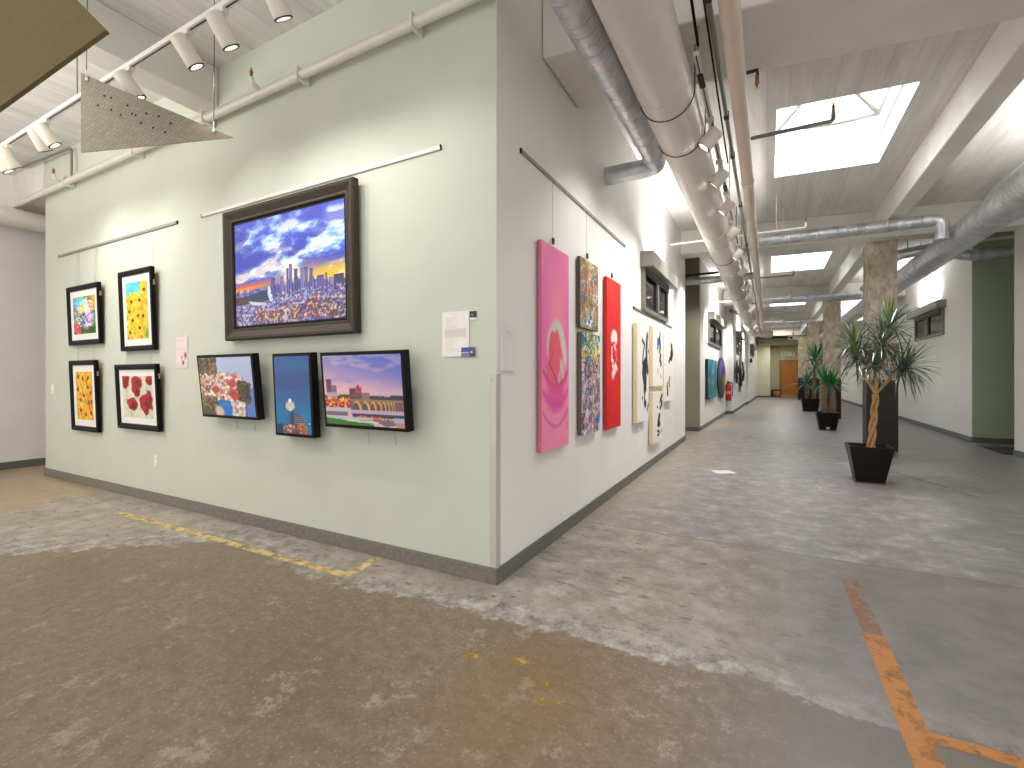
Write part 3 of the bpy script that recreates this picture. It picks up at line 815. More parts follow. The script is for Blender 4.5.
def art_garden():
    a = Art(80, 100, (90, 150, 110), seed=4)
    def f(x, y):
        if y > .72 and x < .5: return (84, 190, 214)
        if y > .62 and x > .78: return (214, 160, 50)
        if (x - .62) ** 2 / .02 + (y - .72) ** 2 / .05 < 1: return (240, 216, 216)
        if (x - .30) ** 2 / .03 + (y - .70) ** 2 / .03 < 1: return (246, 184, 70)
        if (x - .80) ** 2 / .015 + (y - .45) ** 2 / .02 < 1: return (190, 150, 214)
        if (x - .42) ** 2 / .04 + (y - .42) ** 2 / .03 < 1: return (62, 104, 150)
        if (x - .60) ** 2 / .04 + (y - .28) ** 2 / .02 < 1: return (140, 128, 206)
        if (x - .18) ** 2 / .03 + (y - .17) ** 2 / .02 < 1: return (222, 60, 100)
        if y < .28: return (54, 84, 40)
        return (84, 140, 74) if x > .4 else (110, 160, 120)
    a.dabs(1500, .035, f, 2.2, jit=26); a.dabs(120, .02, lambda x, y: (250, 240, 220), 2, (.1, .9, .2, .9), 10, .7); return a

def art_sun_tall():
    a = Art(70, 130, (232, 190, 40), seed=5)
    def f(x, y):
        if y > .72 + .12 * math.sin(x * 5) and x < .72: return (92, 190, 220)
        if y < .12 and x < .2: return (190, 70, 30)
        if x > .75 and y < .2: return (170, 170, 40)
        return (240, 204, 50) if math.sin(x * 17 + y * 23) > -.2 else (222, 168, 26)
    a.dabs(1600, .028, f, 2.6, jit=20)
    for (x, y) in [(.25, .66), (.63, .67), (.14, .49), (.28, .33), (.55, .40), (.78, .39), (.60, .19), (.86, .84), (.14, .12)]:
        a.dabs(40, .022, lambda q, r: (246, 190, 30), 3, (x - .13, x + .13, y - .07, y + .07), 18)
        a.ell(x, y, .055, .032, (92, 44, 16), .6, .3)
    return a

def art_sun_gold():
    a = Art(70, 110, (226, 176, 40), seed=6)
    a.dabs(1300, .03, lambda x, y: (240, 190, 50) if math.sin(x * 31 + y * 19) > 0 else (214, 150, 30), 2.4, jit=20)
    for (x, y) in [(.14, .90), (.42, .86), (.75, .87), (.72, .68), (.46, .51), (.90, .57), (.25, .41), (.75, .36), (.92, .38), (.25, .19), (.55, .11), (.88, .15), (.10, .63)]:
        a.ell(x, y, .07, .035, (108, 36, 26), a.rs.uniform(0, 3), .3, .95, .5, 3)
    return a

def art_poppies():
    a = Art(100, 110, (214, 208, 190), seed=7)
    a.dabs(500, .04, lambda x, y: (222, 216, 200) if a.rs.rand() < .6 else (196, 200, 180), 2, jit=9, alpha=.6)
    for p in [[(.50, .45), (.42, .2), (.30, .05)], [(.30, .30), (.25, .02)], [(.80, .2), (.98, .02)], [(.82, .75), (.80, .45), (.78, .2)], [(.15, .7), (.12, .3)]]:
        a.line(p, .008, (150, 160, 130))
    for (x, y, rx, ry, an) in [(.10, .88, .15, .17, 0), (.48, .84, .17, .17, 0), (.47, .66, .13, .17, .2), (.92, .90, .12, .12, 0), (.32, .33, .17, .15, -.7), (.78, .35, .20, .20, .4), (.88, .48, .10, .16, 0), (.75, .20, .10, .11, .3)]:
        a.ell(x, y, rx, ry, (150, 18, 24), an, .12, 1, .7, int(x * 100))
        a.ell(x - .02, y + .03, rx * .6, ry * .6, (196, 26, 34), an, .5, .8, .8, int(y * 100))
        a.ell(x + .02, y - .03, rx * .4, ry * .5, (92, 10, 20), an, .5, .8, .8, int(y * 70))
    return a

def art_coast():
    a = Art(120, 110, (176, 190, 226), seed=8); U, V = a.U, a.V
    a.blend(ss(.9, .3, V) * .5, (150, 176, 220)); a.blend(fbm(U, V, 4, 6, 2) * .3, (216, 210, 226))
    a.poly([(.7, 0), (1, 0), (1, .5), (.9, .34)], (62, 104, 180)); a.rect(.86, 1, 0, .45, (90, 130, 200))
    a.poly([(0, 1), (.14, 1), (.36, .74), (.34, .62), (.5, .62), (.66, .66), (.80, .60), (.92, .30), (.94, .22), (.84, .18), (.8, 0), (0, 0)], (120, 104, 84))
    a.dabs(500, .022, lambda x, y: [(96, 92, 50), (74, 60, 40), (150, 120, 90)][a.rs.randint(3)] if (y > .66 + (.16 - x) * .2 and x < .34) else None, 2, (0, .34, .6, 1))
    a.dabs(900, .022, lambda x, y: [(236, 224, 214), (214, 150, 130), (240, 232, 226), (190, 110, 96), (120, 84, 70), (206, 190, 170)][a.rs.randint(6)] if y < .80 - .55 * max(0, x - .55) and y > .25 else None, 1.6, (0, .86, .25, .72))
    a.dabs(200, .025, lambda x, y: [(84, 70, 48), (60, 52, 40), (110, 92, 60)][a.rs.randint(3)], 2, (.74, .92, .26, .58))
    for (x, y) in [(.30, .45), (.62, .38), (.66, .33), (.63, .56)]: a.ell(x, y, .07, .06, (196, 52, 50), 0, .4, .9, .6, 4)
    a.poly([(.30, .24), (.36, .27), (.56, .26), (.63, .12), (.60, 0), (.40, 0), (.36, .1)], (40, 116, 200))
    a.ell(.47, .20, .08, .03, (40, 150, 200), 0, .5, .8)
    a.dabs(300, .022, lambda x, y: [(226, 216, 210), (190, 160, 150), (236, 230, 226)][a.rs.randint(3)], 2, (.60, .80, .0, .22))
    a.dabs(220, .025, lambda x, y: [(84, 84, 40), (60, 66, 36), (150, 120, 60)][a.rs.randint(3)], 2, (.0, .30, .0, .3))
    a.ell(.34, .06, .08, .10, (226, 206, 180), .3, .3, .9)
    return a

def art_tower():
    a = Art(80, 140, (50, 96, 156), seed=9); U, V = a.U, a.V
    c = fbm(U, V, 2, 6, 31)
    a.blend(ss(.45, .65, c) * .6 * ss(.5, .8, V), (72, 88, 140)); a.blend(ss(.75, .55, np.abs(V - .68) * 4 + c * .4) * .5, (60, 74, 122))
    a.blend(ss(.5, .2, V) * .8, (30, 132, 176)); a.blend(ss(.3, 0, V) * .4, (20, 96, 150))
    a.rect(.30, .52, 0, .36, (44, 82, 128)); a.rect(.30, .40, 0, .36, (62, 104, 150))
    a.poly([(.28, .34), (.32, .42), (.36, .39), (.40, .44), (.46, .39), (.52, .42), (.56, .34), (.48, .30), (.36, .30)], (206, 200, 186))
    a.ell(.42, .425, .05, .03, (255, 250, 240), 0, .4)
    a.rect(.40, .44, .29, .34, (236, 226, 206))
    a.poly([(.50, 0), (.50, .26), (.64, .27), (.80, .22), (.86, 0)], (70, 84, 110))
    for k in range(9): a.rect(.52, .84, .03 + .026 * k, .036 + .026 * k, (150, 140, 140), .002)
    a.rect(.465, .485, 0, .28, (40, 30, 40))
    a.ell(.72, .1, .10, .05, (206, 120, 90), 0, .4, .8, .5); a.dabs(90, .014, lambda x, y: [(206, 90, 60), (236, 180, 110), (120, 60, 60)][a.rs.randint(3)], 2, (.05, .9, .0, .1))
    a.rect(0, .2, 0, .12, (26, 60, 100)); a.rect(.93, .99, 0, .1, (46, 130, 180)); a.ell(.95, .14, .02, .008, (230, 240, 255), 0, .4)
    return a

def art_bridge():
    a = Art(160, 120, (196, 160, 196), seed=10); U, V = a.U, a.V
    a.blend(ss(.6, 1.3, V + U * .35), (96, 112, 200)); a.blend(ss(.85, .45, V + U * .15) * .75, (244, 190, 186))
    c = fbm(U, V, 2, 8, 41, 5); a.blend(ss(.5, .68, c) * .5 * ss(.45, .6, V), (150, 140, 206)); a.blend(ss(.52, .64, fbm(U, V, 3, 9, 47, 5)) * .3, (250, 214, 214))
    rs = a.rs
    a.rect(0, 1, .36, .42, (70, 62, 66))
    for (x0, x1, h, c) in [(.03, .10, .66, (110, 78, 92)), (.10, .17, .57, (140, 110, 130)), (.03, .17, .47, (200, 170, 180)), (.20, .34, .44, (90, 84, 40)), (.34, .42, .53, (92, 70, 84)), (.42, .50, .55, (186, 80, 90)), (.34, .50, .46, (120, 84, 90)), (.50, .60, .47, (150, 116, 130)), (.60, .78, .43, (86, 72, 84)), (.85, 1, .44, (70, 64, 70))]:
        a.rect(x0, x1, .36, h, c)
        for k in range(5): a.rect(x0 + .005, x1 - .005, .4 + k * .05, min(h, .41 + k * .05), tuple(int(v * .75) for v in c), .002)
    a.rect(.442, .475, .5, .58, (190, 50, 60))
    a.line([(.74, .44), (.74, .52), (.755, .56), (.77, .52), (.77, .44)], .006, (190, 186, 210)); a.line([(.72, .40), (.73, .54), (.78, .54), (.79, .40)], .004, (170, 160, 190))
    a.rect(.0, .36, .26, .37, (150, 66, 40)); a.dabs(260, .016, lambda x, y: [(236, 120, 40), (206, 70, 40), (120, 40, 30), (250, 196, 110)][rs.randint(4)], 2, (.01, .35, .25, .38))
    # stone arch bridge lit golden
    a.rect(.34, 1, .20, .37, (120, 96, 90)); a.rect(.34, 1, .345, .375, (150, 124, 116))
    x = .37; wd = .125
    for k in range(8):
        a.ell(x + wd * .45, .22, wd * .52, .13, (240, 176, 56), 0, .06); a.ell(x + wd * .33, .215, wd * .40, .11, (96, 82, 104), 0, .06)
        x += wd * 1.02; wd *= .80
    a.rect(.34, 1, .15, .225, (190, 170, 200)); a.rect(.36, 1, .12, .17, (70, 62, 84)); a.rect(.0, .34, .16, .25, (206, 190, 200)); a.rect(.0, .3, .13, .19, (120, 110, 130))
    a.dabs(60, .016, lambda x, y: (220, 110, 70), 3, (.38, .72, .085, .125)); a.rect(.38, 1, .04, .095, (120, 110, 140), .01)
    a.rect(.0, .62, .08, .12, (186, 196, 206), .008)
    a.poly([(0, 0), (0, .095), (.28, .07), (.62, .03), (.64, 0)], (66, 128, 46)); a.poly([(.22, .085), (.7, .065), (.68, .04), (.3, .055)], (214, 214, 206))
    a.poly([(.7, .05), (.80, .11), (.86, .09), (.9, .03), (.78, 0)], (120, 112, 120)); a.rect(.90, 1, .0, .06, (206, 140, 110)); a.rect(.88, 1, .06, .13, (170, 178, 204))
    return a

def art_pink():
    a = Art(80, 200, (246, 138, 176), seed=12); U, V = a.U, a.V
    n = fbm(U, V, 3, 8, 3); a.blend(ss(.4, .7, n) * .6, (246, 150, 180))
    a.blend(ss(.35, .1, np.abs(np.hypot((U - .5) * 1.0, (V - .62) * 1.6) - .42)) * .5, (232, 104, 184))
    a.blend(ss(.3, .0, np.abs(V - .70)) * ss(.5, .1, np.abs(U - .55)) * .6, (248, 150, 158))
    a.blend(ss(.48, .62, fbm(U, V, 4, 10, 9)) * ss(.3, .1, V) * .4, (250, 160, 190))
    a.ell(.55, .48, .36, .155, (222, 214, 202), 0, .12, 1, .25, 2)
    a.ell(.45, .485, .22, .11, (240, 108, 116), 0, .12, 1, .5, 4); a.ell(.52, .36, .34, .15, (240, 104, 128), .2, .2, 1, .5, 5)
    a.ell(.72, .40, .06, .06, (226, 196, 190), .4, .3, .9, .6, 6); a.ell(.62, .345, .05, .045, (226, 180, 176), -.4, .3, .9, .6, 7)
    for k in range(5):
        y = .33 - .05 * k; a.line([(.06 + .09 * q, y + .075 * ((q - 5) / 5.) ** 2 - .02) for q in range(11)], .009, [(206, 60, 140), (250, 160, 190), (214, 76, 160), (250, 170, 180), (222, 90, 160)][k], .7, .9)
    a.line([(.25, .43), (.45, .36), (.60, .31)], .004, (150, 60, 70)); a.line([(.3, .52), (.38, .47), (.3, .43)], .003, (180, 70, 80))
    a.ell(.5, .25, .34, .07, (226, 84, 164), 0, .5, .7); return a

def scribble(a, n, cols, w, seed):
    rs = np.random.RandomState(seed)
    for _ in range(n):
        x, y = rs.rand(), rs.rand(); an = rs.uniform(0, 6.28); pts = [(x, y)]
        for k in range(6):
            an += rs.normal(0, .9); x += .07 * math.cos(an) / a.asp * .6; y += .05 * math.sin(an); pts.append((x, y))
        a.line(pts, w * rs.uniform(.6, 1.5), cols[rs.randint(len(cols))], .9)
def art_graf1():
    a = Art(70, 100, (140, 120, 96), seed=13)
    a.dabs(500, .04, lambda x, y: [(140, 120, 90), (120, 130, 130), (170, 110, 70), (190, 176, 150)][a.rs.randint(4)], 2.5)
    scribble(a, 110, [(60, 60, 56), (226, 216, 196), (190, 80, 56), (70, 120, 130), (214, 160, 90), (240, 236, 226)], .006, 3)
    a.poly([(.3, .06), (.4, .14), (.42, .2), (.5, .15), (.66, .14), (.58, .09), (.6, .02), (.46, .06)], (236, 236, 240)); a.ell(.47, .11, .06, .04, (84, 100, 170), 0, .3)
    a.ell(.2, .28, .05, .09, (206, 110, 50), .3, .4, .8); return a
def art_graf2():
    a = Art(80, 170, (150, 146, 156), seed=14)
    def f(x, y):
        if y > .86: return [(60, 150, 140), (60, 170, 90), (240, 220, 150), (40, 90, 140)][a.rs.randint(4)]
        if y > .62: return [(236, 176, 60), (230, 110, 60), (60, 130, 190), (246, 226, 160), (120, 200, 60)][a.rs.randint(5)]
        return [(170, 160, 176), (110, 110, 140), (200, 190, 196), (150, 110, 110), (226, 220, 220)][a.rs.randint(5)]
    a.dabs(1200, .022, f, 3.0, jit=14)
    a.ell(.5, .90, .16, .09, (70, 200, 60), .3, .4, .9, .5); a.ell(.36, .72, .14, .05, (60, 130, 180), .3, .3, .9, .5); a.ell(.7, .82, .2, .05, (250, 214, 60), .2, .4, .9, .5)
    scribble(a, 120, [(50, 50, 60), (236, 232, 230), (190, 80, 60), (70, 90, 150), (120, 84, 110), (220, 214, 214)], .005, 8)
    a.ell(.86, .12, .10, .045, (40, 110, 180), 0, .3); a.ell(.1, .08, .05, .03, (60, 60, 150), 0, .4); return a
def art_red():
    a = Art(60, 190, (226, 40, 40), seed=15); U, V = a.U, a.V
    a.blend(ss(.7, 1.0, V) * .5, (240, 74, 56)); a.blend(ss(.45, .65, fbm(U, V, 2, 8, 4)) * .3, (204, 24, 30)); a.blend(ss(.3, .0, V) * .4, (200, 20, 28))
    W_ = (240, 226, 218); L0 = a.line; a.line = lambda p_, w_, c_, al=1: L0(p_, w_ * 1.5, c_, al)
    a.ell(.52, .61, .24, .055, W_, 0, .2, 1, .35, 2); a.ell(.42, .55, .15, .03, (206, 30, 36), .3, .25, 1, .5, 3); a.ell(.48, .57, .10, .012, (150, 20, 24), .2, .3, .9)
    a.line([(.34, .54), (.36, .49), (.32, .46), (.5, .45)], .009, W_); a.line([(.5, .56), (.62, .53), (.7, .47)], .010, W_, .9); a.ell(.6, .49, .16, .035, (226, 60, 56), 0, .4, .8, .5, 5)
    a.line([(.4, .42), (.6, .43), (.72, .40)], .010, W_); a.ell(.52, .385, .17, .025, W_, .3, .3, .9, .8, 6); a.ell(.45, .36, .13, .03, W_, 0, .3, .8, .9, 8); a.line([(.40, .5), (.52, .47), (.5, .43)], .006, (120, 16, 20), .8)
    return a
def art_ink(k):
    a = Art(60, 110, (240, 235, 224), seed=20 + k); K = (24, 22, 24); L0 = a.line; a.line = lambda p_, w_, c_: L0(p_, w_ * 1.45, c_)
    if k == 0:
        a.line([(.42, .84), (.62, .80), (.50, .70), (.44, .60)], .014, K); a.line([(.86, .90), (.78, .76), (.80, .64), (.90, .52)], .026, K)
        a.line([(.52, .60), (.46, .50), (.56, .42), (.64, .38)], .022, K); a.line([(.66, .62), (.62, .52), (.72, .44), (.70, .34)], .030, K); a.ell(.70, .55, .1, .06, K, .3, .4, 1, .7)
        a.line([(.58, .34), (.64, .26), (.60, .18)], .016, K); a.ell(.70, .17, .09, .035, K, .5, .3, 1, .5); a.ell(.44, .24, .05, .018, K, 0, .3); a.line([(.84, .10), (.95, .16)], .012, K); a.ell(.97, .74, .04, .02, K, 0, .3)
    elif k == 1:
        a.line([(.72, .92), (.66, .82), (.72, .76)], .020, K); a.ell(.52, .74, .12, .08, (44, 96, 180), .3, .3, 1, .6); a.ell(.46, .65, .08, .03, (70, 140, 206), .3, .3, 1, .6)
        a.line([(.62, .82), (.74, .70), (.66, .60)], .022, K); a.line([(.76, .54), (.70, .46), (.80, .40)], .026, K); a.ell(.80, .36, .07, .025, K, .3, .3); a.line([(.46, .30), (.52, .20)], .009, (120, 120, 120)); a.line([(.78, .2), (.82, .14)], .010, K)
    elif k == 2:
        a.line([(.78, .86), (.88, .74), (.78, .68)], .030, K); a.ell(.76, .72, .12, .07, K, .4, .3, 1, .8); a.line([(.52, .60), (.62, .66), (.78, .64)], .018, K)
        a.line([(.60, .36), (.52, .28), (.60, .22)], .014, K); a.line([(.34, .24), (.40, .12)], .022, K); a.ell(.36, .10, .05, .03, K, 0, .4); a.line([(.44, .28), (.5, .3)], .008, K)
    else:
        a.line([(.86, .92), (.78, .84), (.84, .74), (.70, .66)], .026, K); a.line([(.72, .86), (.66, .78)], .014, K); a.ell(.42, .70, .05, .025, K, 0, .4); a.line([(.62, .52), (.54, .42), (.62, .34)], .030, K)
        a.ell(.52, .34, .10, .06, K, .4, .3, 1, .7); a.line([(.44, .22), (.62, .18), (.54, .12)], .016, K); a.line([(.78, .24), (.84, .14)], .010, (140, 130, 120)); a.ell(.44, .14, .06, .02, K, 0, .3)
    return a
def art_teal():
    a = Art(40, 60, (50, 130, 150), seed=30); U, V = a.U, a.V
    n = fbm(U, V, 5, 3, 6); a.blend(ss(.4, .7, n) * .8, (110, 190, 206)); a.blend(ss(.55, .2, V) * .8, (56, 104, 110)); a.blend(ss(.5, .66, fbm(U, V, 6, 3, 9)) * .6, (30, 74, 84)); a.ell(.5, .38, .2, .06, (150, 140, 130), 0, .5, .6, .5); a.blend(ss(.15, 0, V) * .6, (40, 120, 130)); return a
def art_oval():
    a = Art(50, 70, (60, 70, 140), seed=31); U, V = a.U, a.V
    a.blend(ss(.55, .9, V) * .7, (108, 116, 190)); a.blend(ss(.65, .35, V) * .9, (60, 96, 90)); a.ell(.62, .46, .3, .14, (120, 150, 60), .4, .5, .9, .6); a.ell(.88, .42, .16, .18, (206, 160, 40), 0, .5, .9, .4); a.ell(.3, .3, .3, .2, (36, 60, 50), .2, .5, .9, .5); a.blend(ss(.2, .02, V) * .8, (50, 46, 50)); a.blend(ss(.25, 0, U) * .7, (56, 44, 40)); return a

G4 = 'small framed flower paintings on the green wall'
framed('framed_painting', 'small black-framed multicoloured garden painting, upper of the pair nearest the wall end', 'painting', G4, -6.845, 1.62, .80, .675, art_garden(), fw=.055, matw=.07, tilt=.035)
framed('framed_painting', 'tall black-framed yellow sunflower painting with blue sky at its top', 'painting', G4, -5.64, 1.52, .67, .82, art_sun_tall(), fw=.05, matw=.07, tilt=.035)
framed('framed_painting', 'narrow black-framed golden painting dotted with brown flower centres', 'painting', G4, -6.83, .635, .665, .805, art_sun_gold(), fw=.055, matw=.075, tilt=.035)
framed('framed_painting', 'black-framed painting of dark red poppies on cream', 'painting', G4, -5.625, .716, .84, .665, art_poppies(), fw=.055, matw=.065, tilt=.045)

# big framed skyline
def big_frame():
    w, h, z0, tilt = 1.545, 1.09, 1.56, .022
    t = thing('framed_photograph', 'large city skyline at sunset in a wide dark bronze frame', 'picture', (-3.315, W - .012, z0), (tilt, 0, 0))
    mf = mat('bronze_frame', rgb(62, 53, 42), .45, metal=.2, spec=.3, noise=.12, nscale=40)
    prof = [(0, 0), (0, -.05), (.012, -.062), (.03, -.060), (.075, -.036), (.085, -.038), (.095, -.036), (.10, -.02)]
    ring = [[(-w / 2 + o_, y, o_), (w / 2 - o_, y, o_), (w / 2 - o_, y, h - o_), (-w / 2 + o_, y, h - o_)] for (o_, y) in prof]
    fm = MB(); vs = [p for r in ring for p in r]; fs = []
    for i in range(len(ring) - 1):
        for k in range(4):
            k2 = (k + 1) % 4; fs.append((i * 4 + k, i * 4 + k2, (i + 1) * 4 + k2, (i + 1) * 4 + k))
    fm.add(vs, fs); fm.build('frame', mf, t)
    MB().box(-w / 2 + .09, w / 2 - .09, -.022, -.004, .09, h - .09).build('backing_board', M_blackcanvas, t)
    art_mesh('print', art_skyline(), w - .24, h - .24, M_print, t, -.0245, None, .12)
    for x in (-.45, .40):
        MB().tube([(x, -.002, h * .8), (x, -.002 + .02, 2.715 - z0)], .0012, 5).build('hanging_wire', M_wire, t)
big_frame()

GC = 'deep canvas prints below the large skyline'
def deep(label, xc, z0, w, h, art, tilt, off=.05):
    t = canvas('canvas_print', label, 'canvas print', GC, (xc, W - off, z0), 0, w, h, .06, art, M_blackcanvas, tilt, lip=.022, m=M_print)
    for f in (.42, .74):
        x = -w / 2 + w * f
        MB().tube([(x, .008, h * .8), (x, .04, -.13 if w > .5 else -.04)], .0015, 5).build('hanging_wire', M_wire, t)
    return t
deep('black-edged canvas print of a white hillside town over a blue cove', -3.955, .91, .78, .535, art_coast(), .10)
deep('narrow tall black-edged print of a tower at blue dusk', -3.13, .803, .44, .63, art_tower(), .05)
deep('black-edged canvas print of a golden arched bridge under a violet sky', -2.41, .90, .77, .53, art_bridge(), .09)

# corridor canvases
def cor(label, y0, y1, z0, z1, art, d, edge, group, rail=2.73, hook=True, name='painted_canvas'):
    return canvas(name, label, 'painting', group, (C + .012, (y0 + y1) / 2, z0), HX, y1 - y0, z1 - z0, d, art, edge, 0, wire_to=rail, hook=hook)
G5 = 'tall colourful canvases on the corridor wall'
M_pinkedge = mat('pink_edge', rgb(206, 108, 134), .6, noise=.12, nscale=10); M_rededge = mat('red_edge', rgb(186, 26, 30), .6, noise=.1, nscale=10)
cor('tall pink canvas with a coral figure in a white arch', 3.0, 3.52, .715, 2.215, art_pink(), .03, M_pinkedge, G5)
cor('small brown-toned scribbled canvas hanging above another canvas', 3.78, 4.26, 1.672, 2.275, art_graf1(), .03, mat('dark_edge', rgb(96, 76, 56), .7), G5)
cor('tall multicoloured scribbled canvas hanging below a smaller one', 3.80, 4.30, .75, 1.635, art_graf2(), .035, mat('dark_edge2', rgb(110, 96, 80), .7), G5, rail=1.66, hook=False)
cor('tall red canvas with white streaks at its middle', 4.53, 5.03, .725, 2.245, art_red(), .03, M_rededge, G5)
G6 = 'ink pictures on cream under the near window'
cor('tallest cream canvas with black ink strokes, beside the red canvas', 5.68, 6.30, .695, 1.905, art_ink(0), .05, M_cream, G6, 2.08, False)
cor('cream canvas with black and blue ink strokes under the window', 6.55, 7.25, 1.12, 1.95, art_ink(1), .05, M_cream, G6, 2.08, False)
cor('cream canvas with black strokes at the window end of the group', 7.32, 8.15, .875, 1.90, art_ink(2), .05, M_cream, G6, 2.08, False)
cor('low cream canvas with black strokes, hung below the blue-stroked one', 6.55, 7.28, .33, 1.04, art_ink(3), .05, M_cream, G6, 1.1, False)
canvas('painted_canvas', 'rectangular teal canvas beyond the alcove', 'painting', 'pictures beyond the alcove', (midx(13.4) + .01, 13.4, .70), am, 1.75, 1.0, .06, art_teal(), M_dark, 0, wire_to=2.09)
def oval():
    t = thing('oval_painting', 'oval blue and green painting beside the teal canvas', 'painting', (midx(15.75) + .01, 15.75, .60), (0, 0, am), 'pictures beyond the alcove')
    w, h, d = 1.9, 1.24, .05
    n = 40; pts = [(w / 2 * math.cos(2 * PI * k / n), h / 2 + h / 2 * math.sin(2 * PI * k / n)) for k in range(n)]
    MB().poly_xz(pts, -d, 0).build('panel_body', M_dark, t)
    a = art_oval(); mk = ((a.U - .5) ** 2 + (a.V - .5) ** 2) < .248
    art_mesh('painted_front', a, w, h, M_paint, t, -d - .002, None, 0, mk)
oval_t = oval()

# wall sculpture of dark metal leaves
def sculpture():
    y0 = 19.95
    SXW = 2.0
    t = thing('wall_sculpture', 'cluster of black cut-metal leaves on the white wall', 'sculpture', (-1.05 + (y0 - 17.5) * .0261 + .02, y0, .82), (0, 0, a3))
    rs = random.Random(4)
    for (x, z, an, l) in [(0, 1.12, 1.5, .3), (-.7, .82, 1.3, .34), (.75, .85, 1.8, .34), (0, .85, 1.2, .32), (.25, .68, 2.0, .3), (-.75, .45, 1.7, .36), (.8, .48, 1.3, .36), (-.1, .50, 1.6, .3), (.2, .28, 1.9, .32), (.05, .05, 1.5, .3), (-.35, .70, .4, .34), (.4, .38, .5, .3)]:
        pts = []
        for k in range(14):
            u = 2 * PI * k / 14
            px, pz = l * .62 * math.cos(u) * (1 + .18 * math.sin(3 * u)), l * .34 * math.sin(u) * (1.0 + .15 * math.cos(2 * u))
            pts.append((x * SXW + (px * math.cos(an)) * 3.6 - pz * math.sin(an) * 2.6, z + px * math.sin(an) + pz * math.cos(an)))
        MB().poly_xz(pts, -.05 - rs.uniform(0, .03), -.035).build('metal_leaf', M_black, t)
    MB().tube([(-1.5, -.03, .5), (0, -.03, .8), (1.6, -.03, .5)], .012, 6).tube([(0, -.03, 1.15), (0.05, -.03, .05)], .012, 6).build('support_rod', M_dark, t)
sculpture()

# ------------------------------------------------------------------ rails, papers, outlets on walls
def rail(label, a, b, z, wall, rotz, group='picture rails'):
    ln = (Vector(b) - Vector(a)).length
    t = thing('picture_rail', label, 'picture rail', (*a, z), (0, 0, rotz), group)
    MB().box(0, ln, -.014, 0, -.014, .014).build('rail_bar', M_rail if 'corridor' not in label and 'low' not in label else M_rail2, t, .002)
    MB().box(-.006, 0, -.016, 0, -.016, .016).build('end_cap', M_dark, t); MB().box(ln, ln + .006, -.016, 0, -.016, .016).build('end_cap', M_dark, t)
    return t
rail('short picture rail above the four small flower paintings', (-7.634, W), (-4.966, W), 2.73, 0, 0)
rail('picture rail above the large framed skyline', (-4.544, W), (-1.847, W), 2.724, 0, 0)
rail('picture rail on the corridor wall above the pink and red canvases', (C, 2.76), (C, 5.323), 2.739, 0, HX)
rail('low picture rail under the hooded window above the ink pictures', (C, 5.73), (C, 8.29), 2.09, 0, HX)
rail('picture rail beyond the alcove above the teal canvas', (midx(12.55), 12.55), (midx(16.0), 16.0), 2.12, 0, am)

def sheet(name, label, cat, loc, rotz, w, h, art, thick=.002, tilt=0):
    t = thing(name, label, cat, loc, (tilt, 0, rotz))
    MB().box(-w / 2, w / 2, -thick, 0, 0, h).build('backing', M_paper, t)
    art_mesh('printed_face', art, w, h, M_print, t, -thick - .0006, None, 0)
    return t
a = Art(50, 66, (236, 230, 224), 3)
for y, x0, x1 in [(.93, .40, .58)] + [(.86 - .042 * k, .14, .14 + .62 * random.uniform(.45, 1)) for k in range(6)]: a.rect(x0, x1, y - .006, y + .006, (196, 190, 186), .008)
a.rect(.10, .90, .42, .60, (212, 204, 198), .02); a.rect(.08, .92, .605, .615, (196, 188, 180), .008)
for k in range(8): a.rect(.14, .14 + random.uniform(.3, .68), .40 - .042 * k, .41 - .042 * k, (200, 194, 190), .008)
sheet('info_sheet', 'white creased paper sheet of small print taped near the wall corner', 'paper', (-1.73, W - .004, 1.38), 0, .205, .283, a)
a = Art(24, 20, (40, 40, 48), 3); a.ell(.35, .6, .2, .2, (110, 116, 130), 0, .4); a.rect(0, 1, 0, .3, (236, 232, 226))
sheet('business_card', 'small dark and white card beside the top of the paper sheet', 'card', (-1.598, W - .002, 1.602), 0, .052, .055, a, .001)
a = Art(40, 24, (70, 84, 150), 3); a.rect(0, 1, .42, .52, (200, 200, 224), .03); a.rect(0, .6, 0, .42, (130, 120, 150), .04); a.ell(.78, .38, .2, .3, (80, 64, 66), 0, .3); a.ell(.74, .5, .08, .12, (226, 216, 206), 0, .3)
sheet('postcard', 'blue picture postcard overlapping the bottom of the paper sheet', 'card', (-1.632, W - .0075, 1.374), 0, .105, .06, a, .001)
a = Art(30, 42, (226, 212, 206), 3); a.rect(.1, .6, .86, .88, (196, 176, 172)); a.rect(.1, .7, .6, .62, (200, 184, 180))
for k in range(5): a.rect(.12, .55, .55 - .05 * k, .56 - .05 * k, (206, 190, 184), .01)
a.ell(.80, .38, .14, .12, (226, 150, 150), 0, .3, .9, .6); a.ell(.82, .40, .08, .07, (110, 40, 50), 0, .3); a.ell(.62, .16, .08, .07, (120, 46, 56), 0, .3, 1, .6); a.ell(.52, .33, .05, .06, (150, 80, 90), 0, .3)
sheet('title_card', 'pale pink title card with red flowers between the flower paintings and prints', 'card', (-4.89, W - .003, 1.338), 0, .205, .295, a)
a = Art(30, 44, (232, 228, 226), 3)
for k in range(7): a.rect(.2, .2 + random.uniform(.3, .6), .88 - .045 * k, .89 - .045 * k, (198, 194, 204), .01)
for k in range(5): a.rect(.2, .6, .4 - .045 * k, .41 - .045 * k, (206, 202, 206), .01)
sheet('notice_sheet', 'white printed notice beside the pink canvas at the wall corner', 'paper', (C + .004, 2.592, 1.288), HX, .195, .285, a, .012)

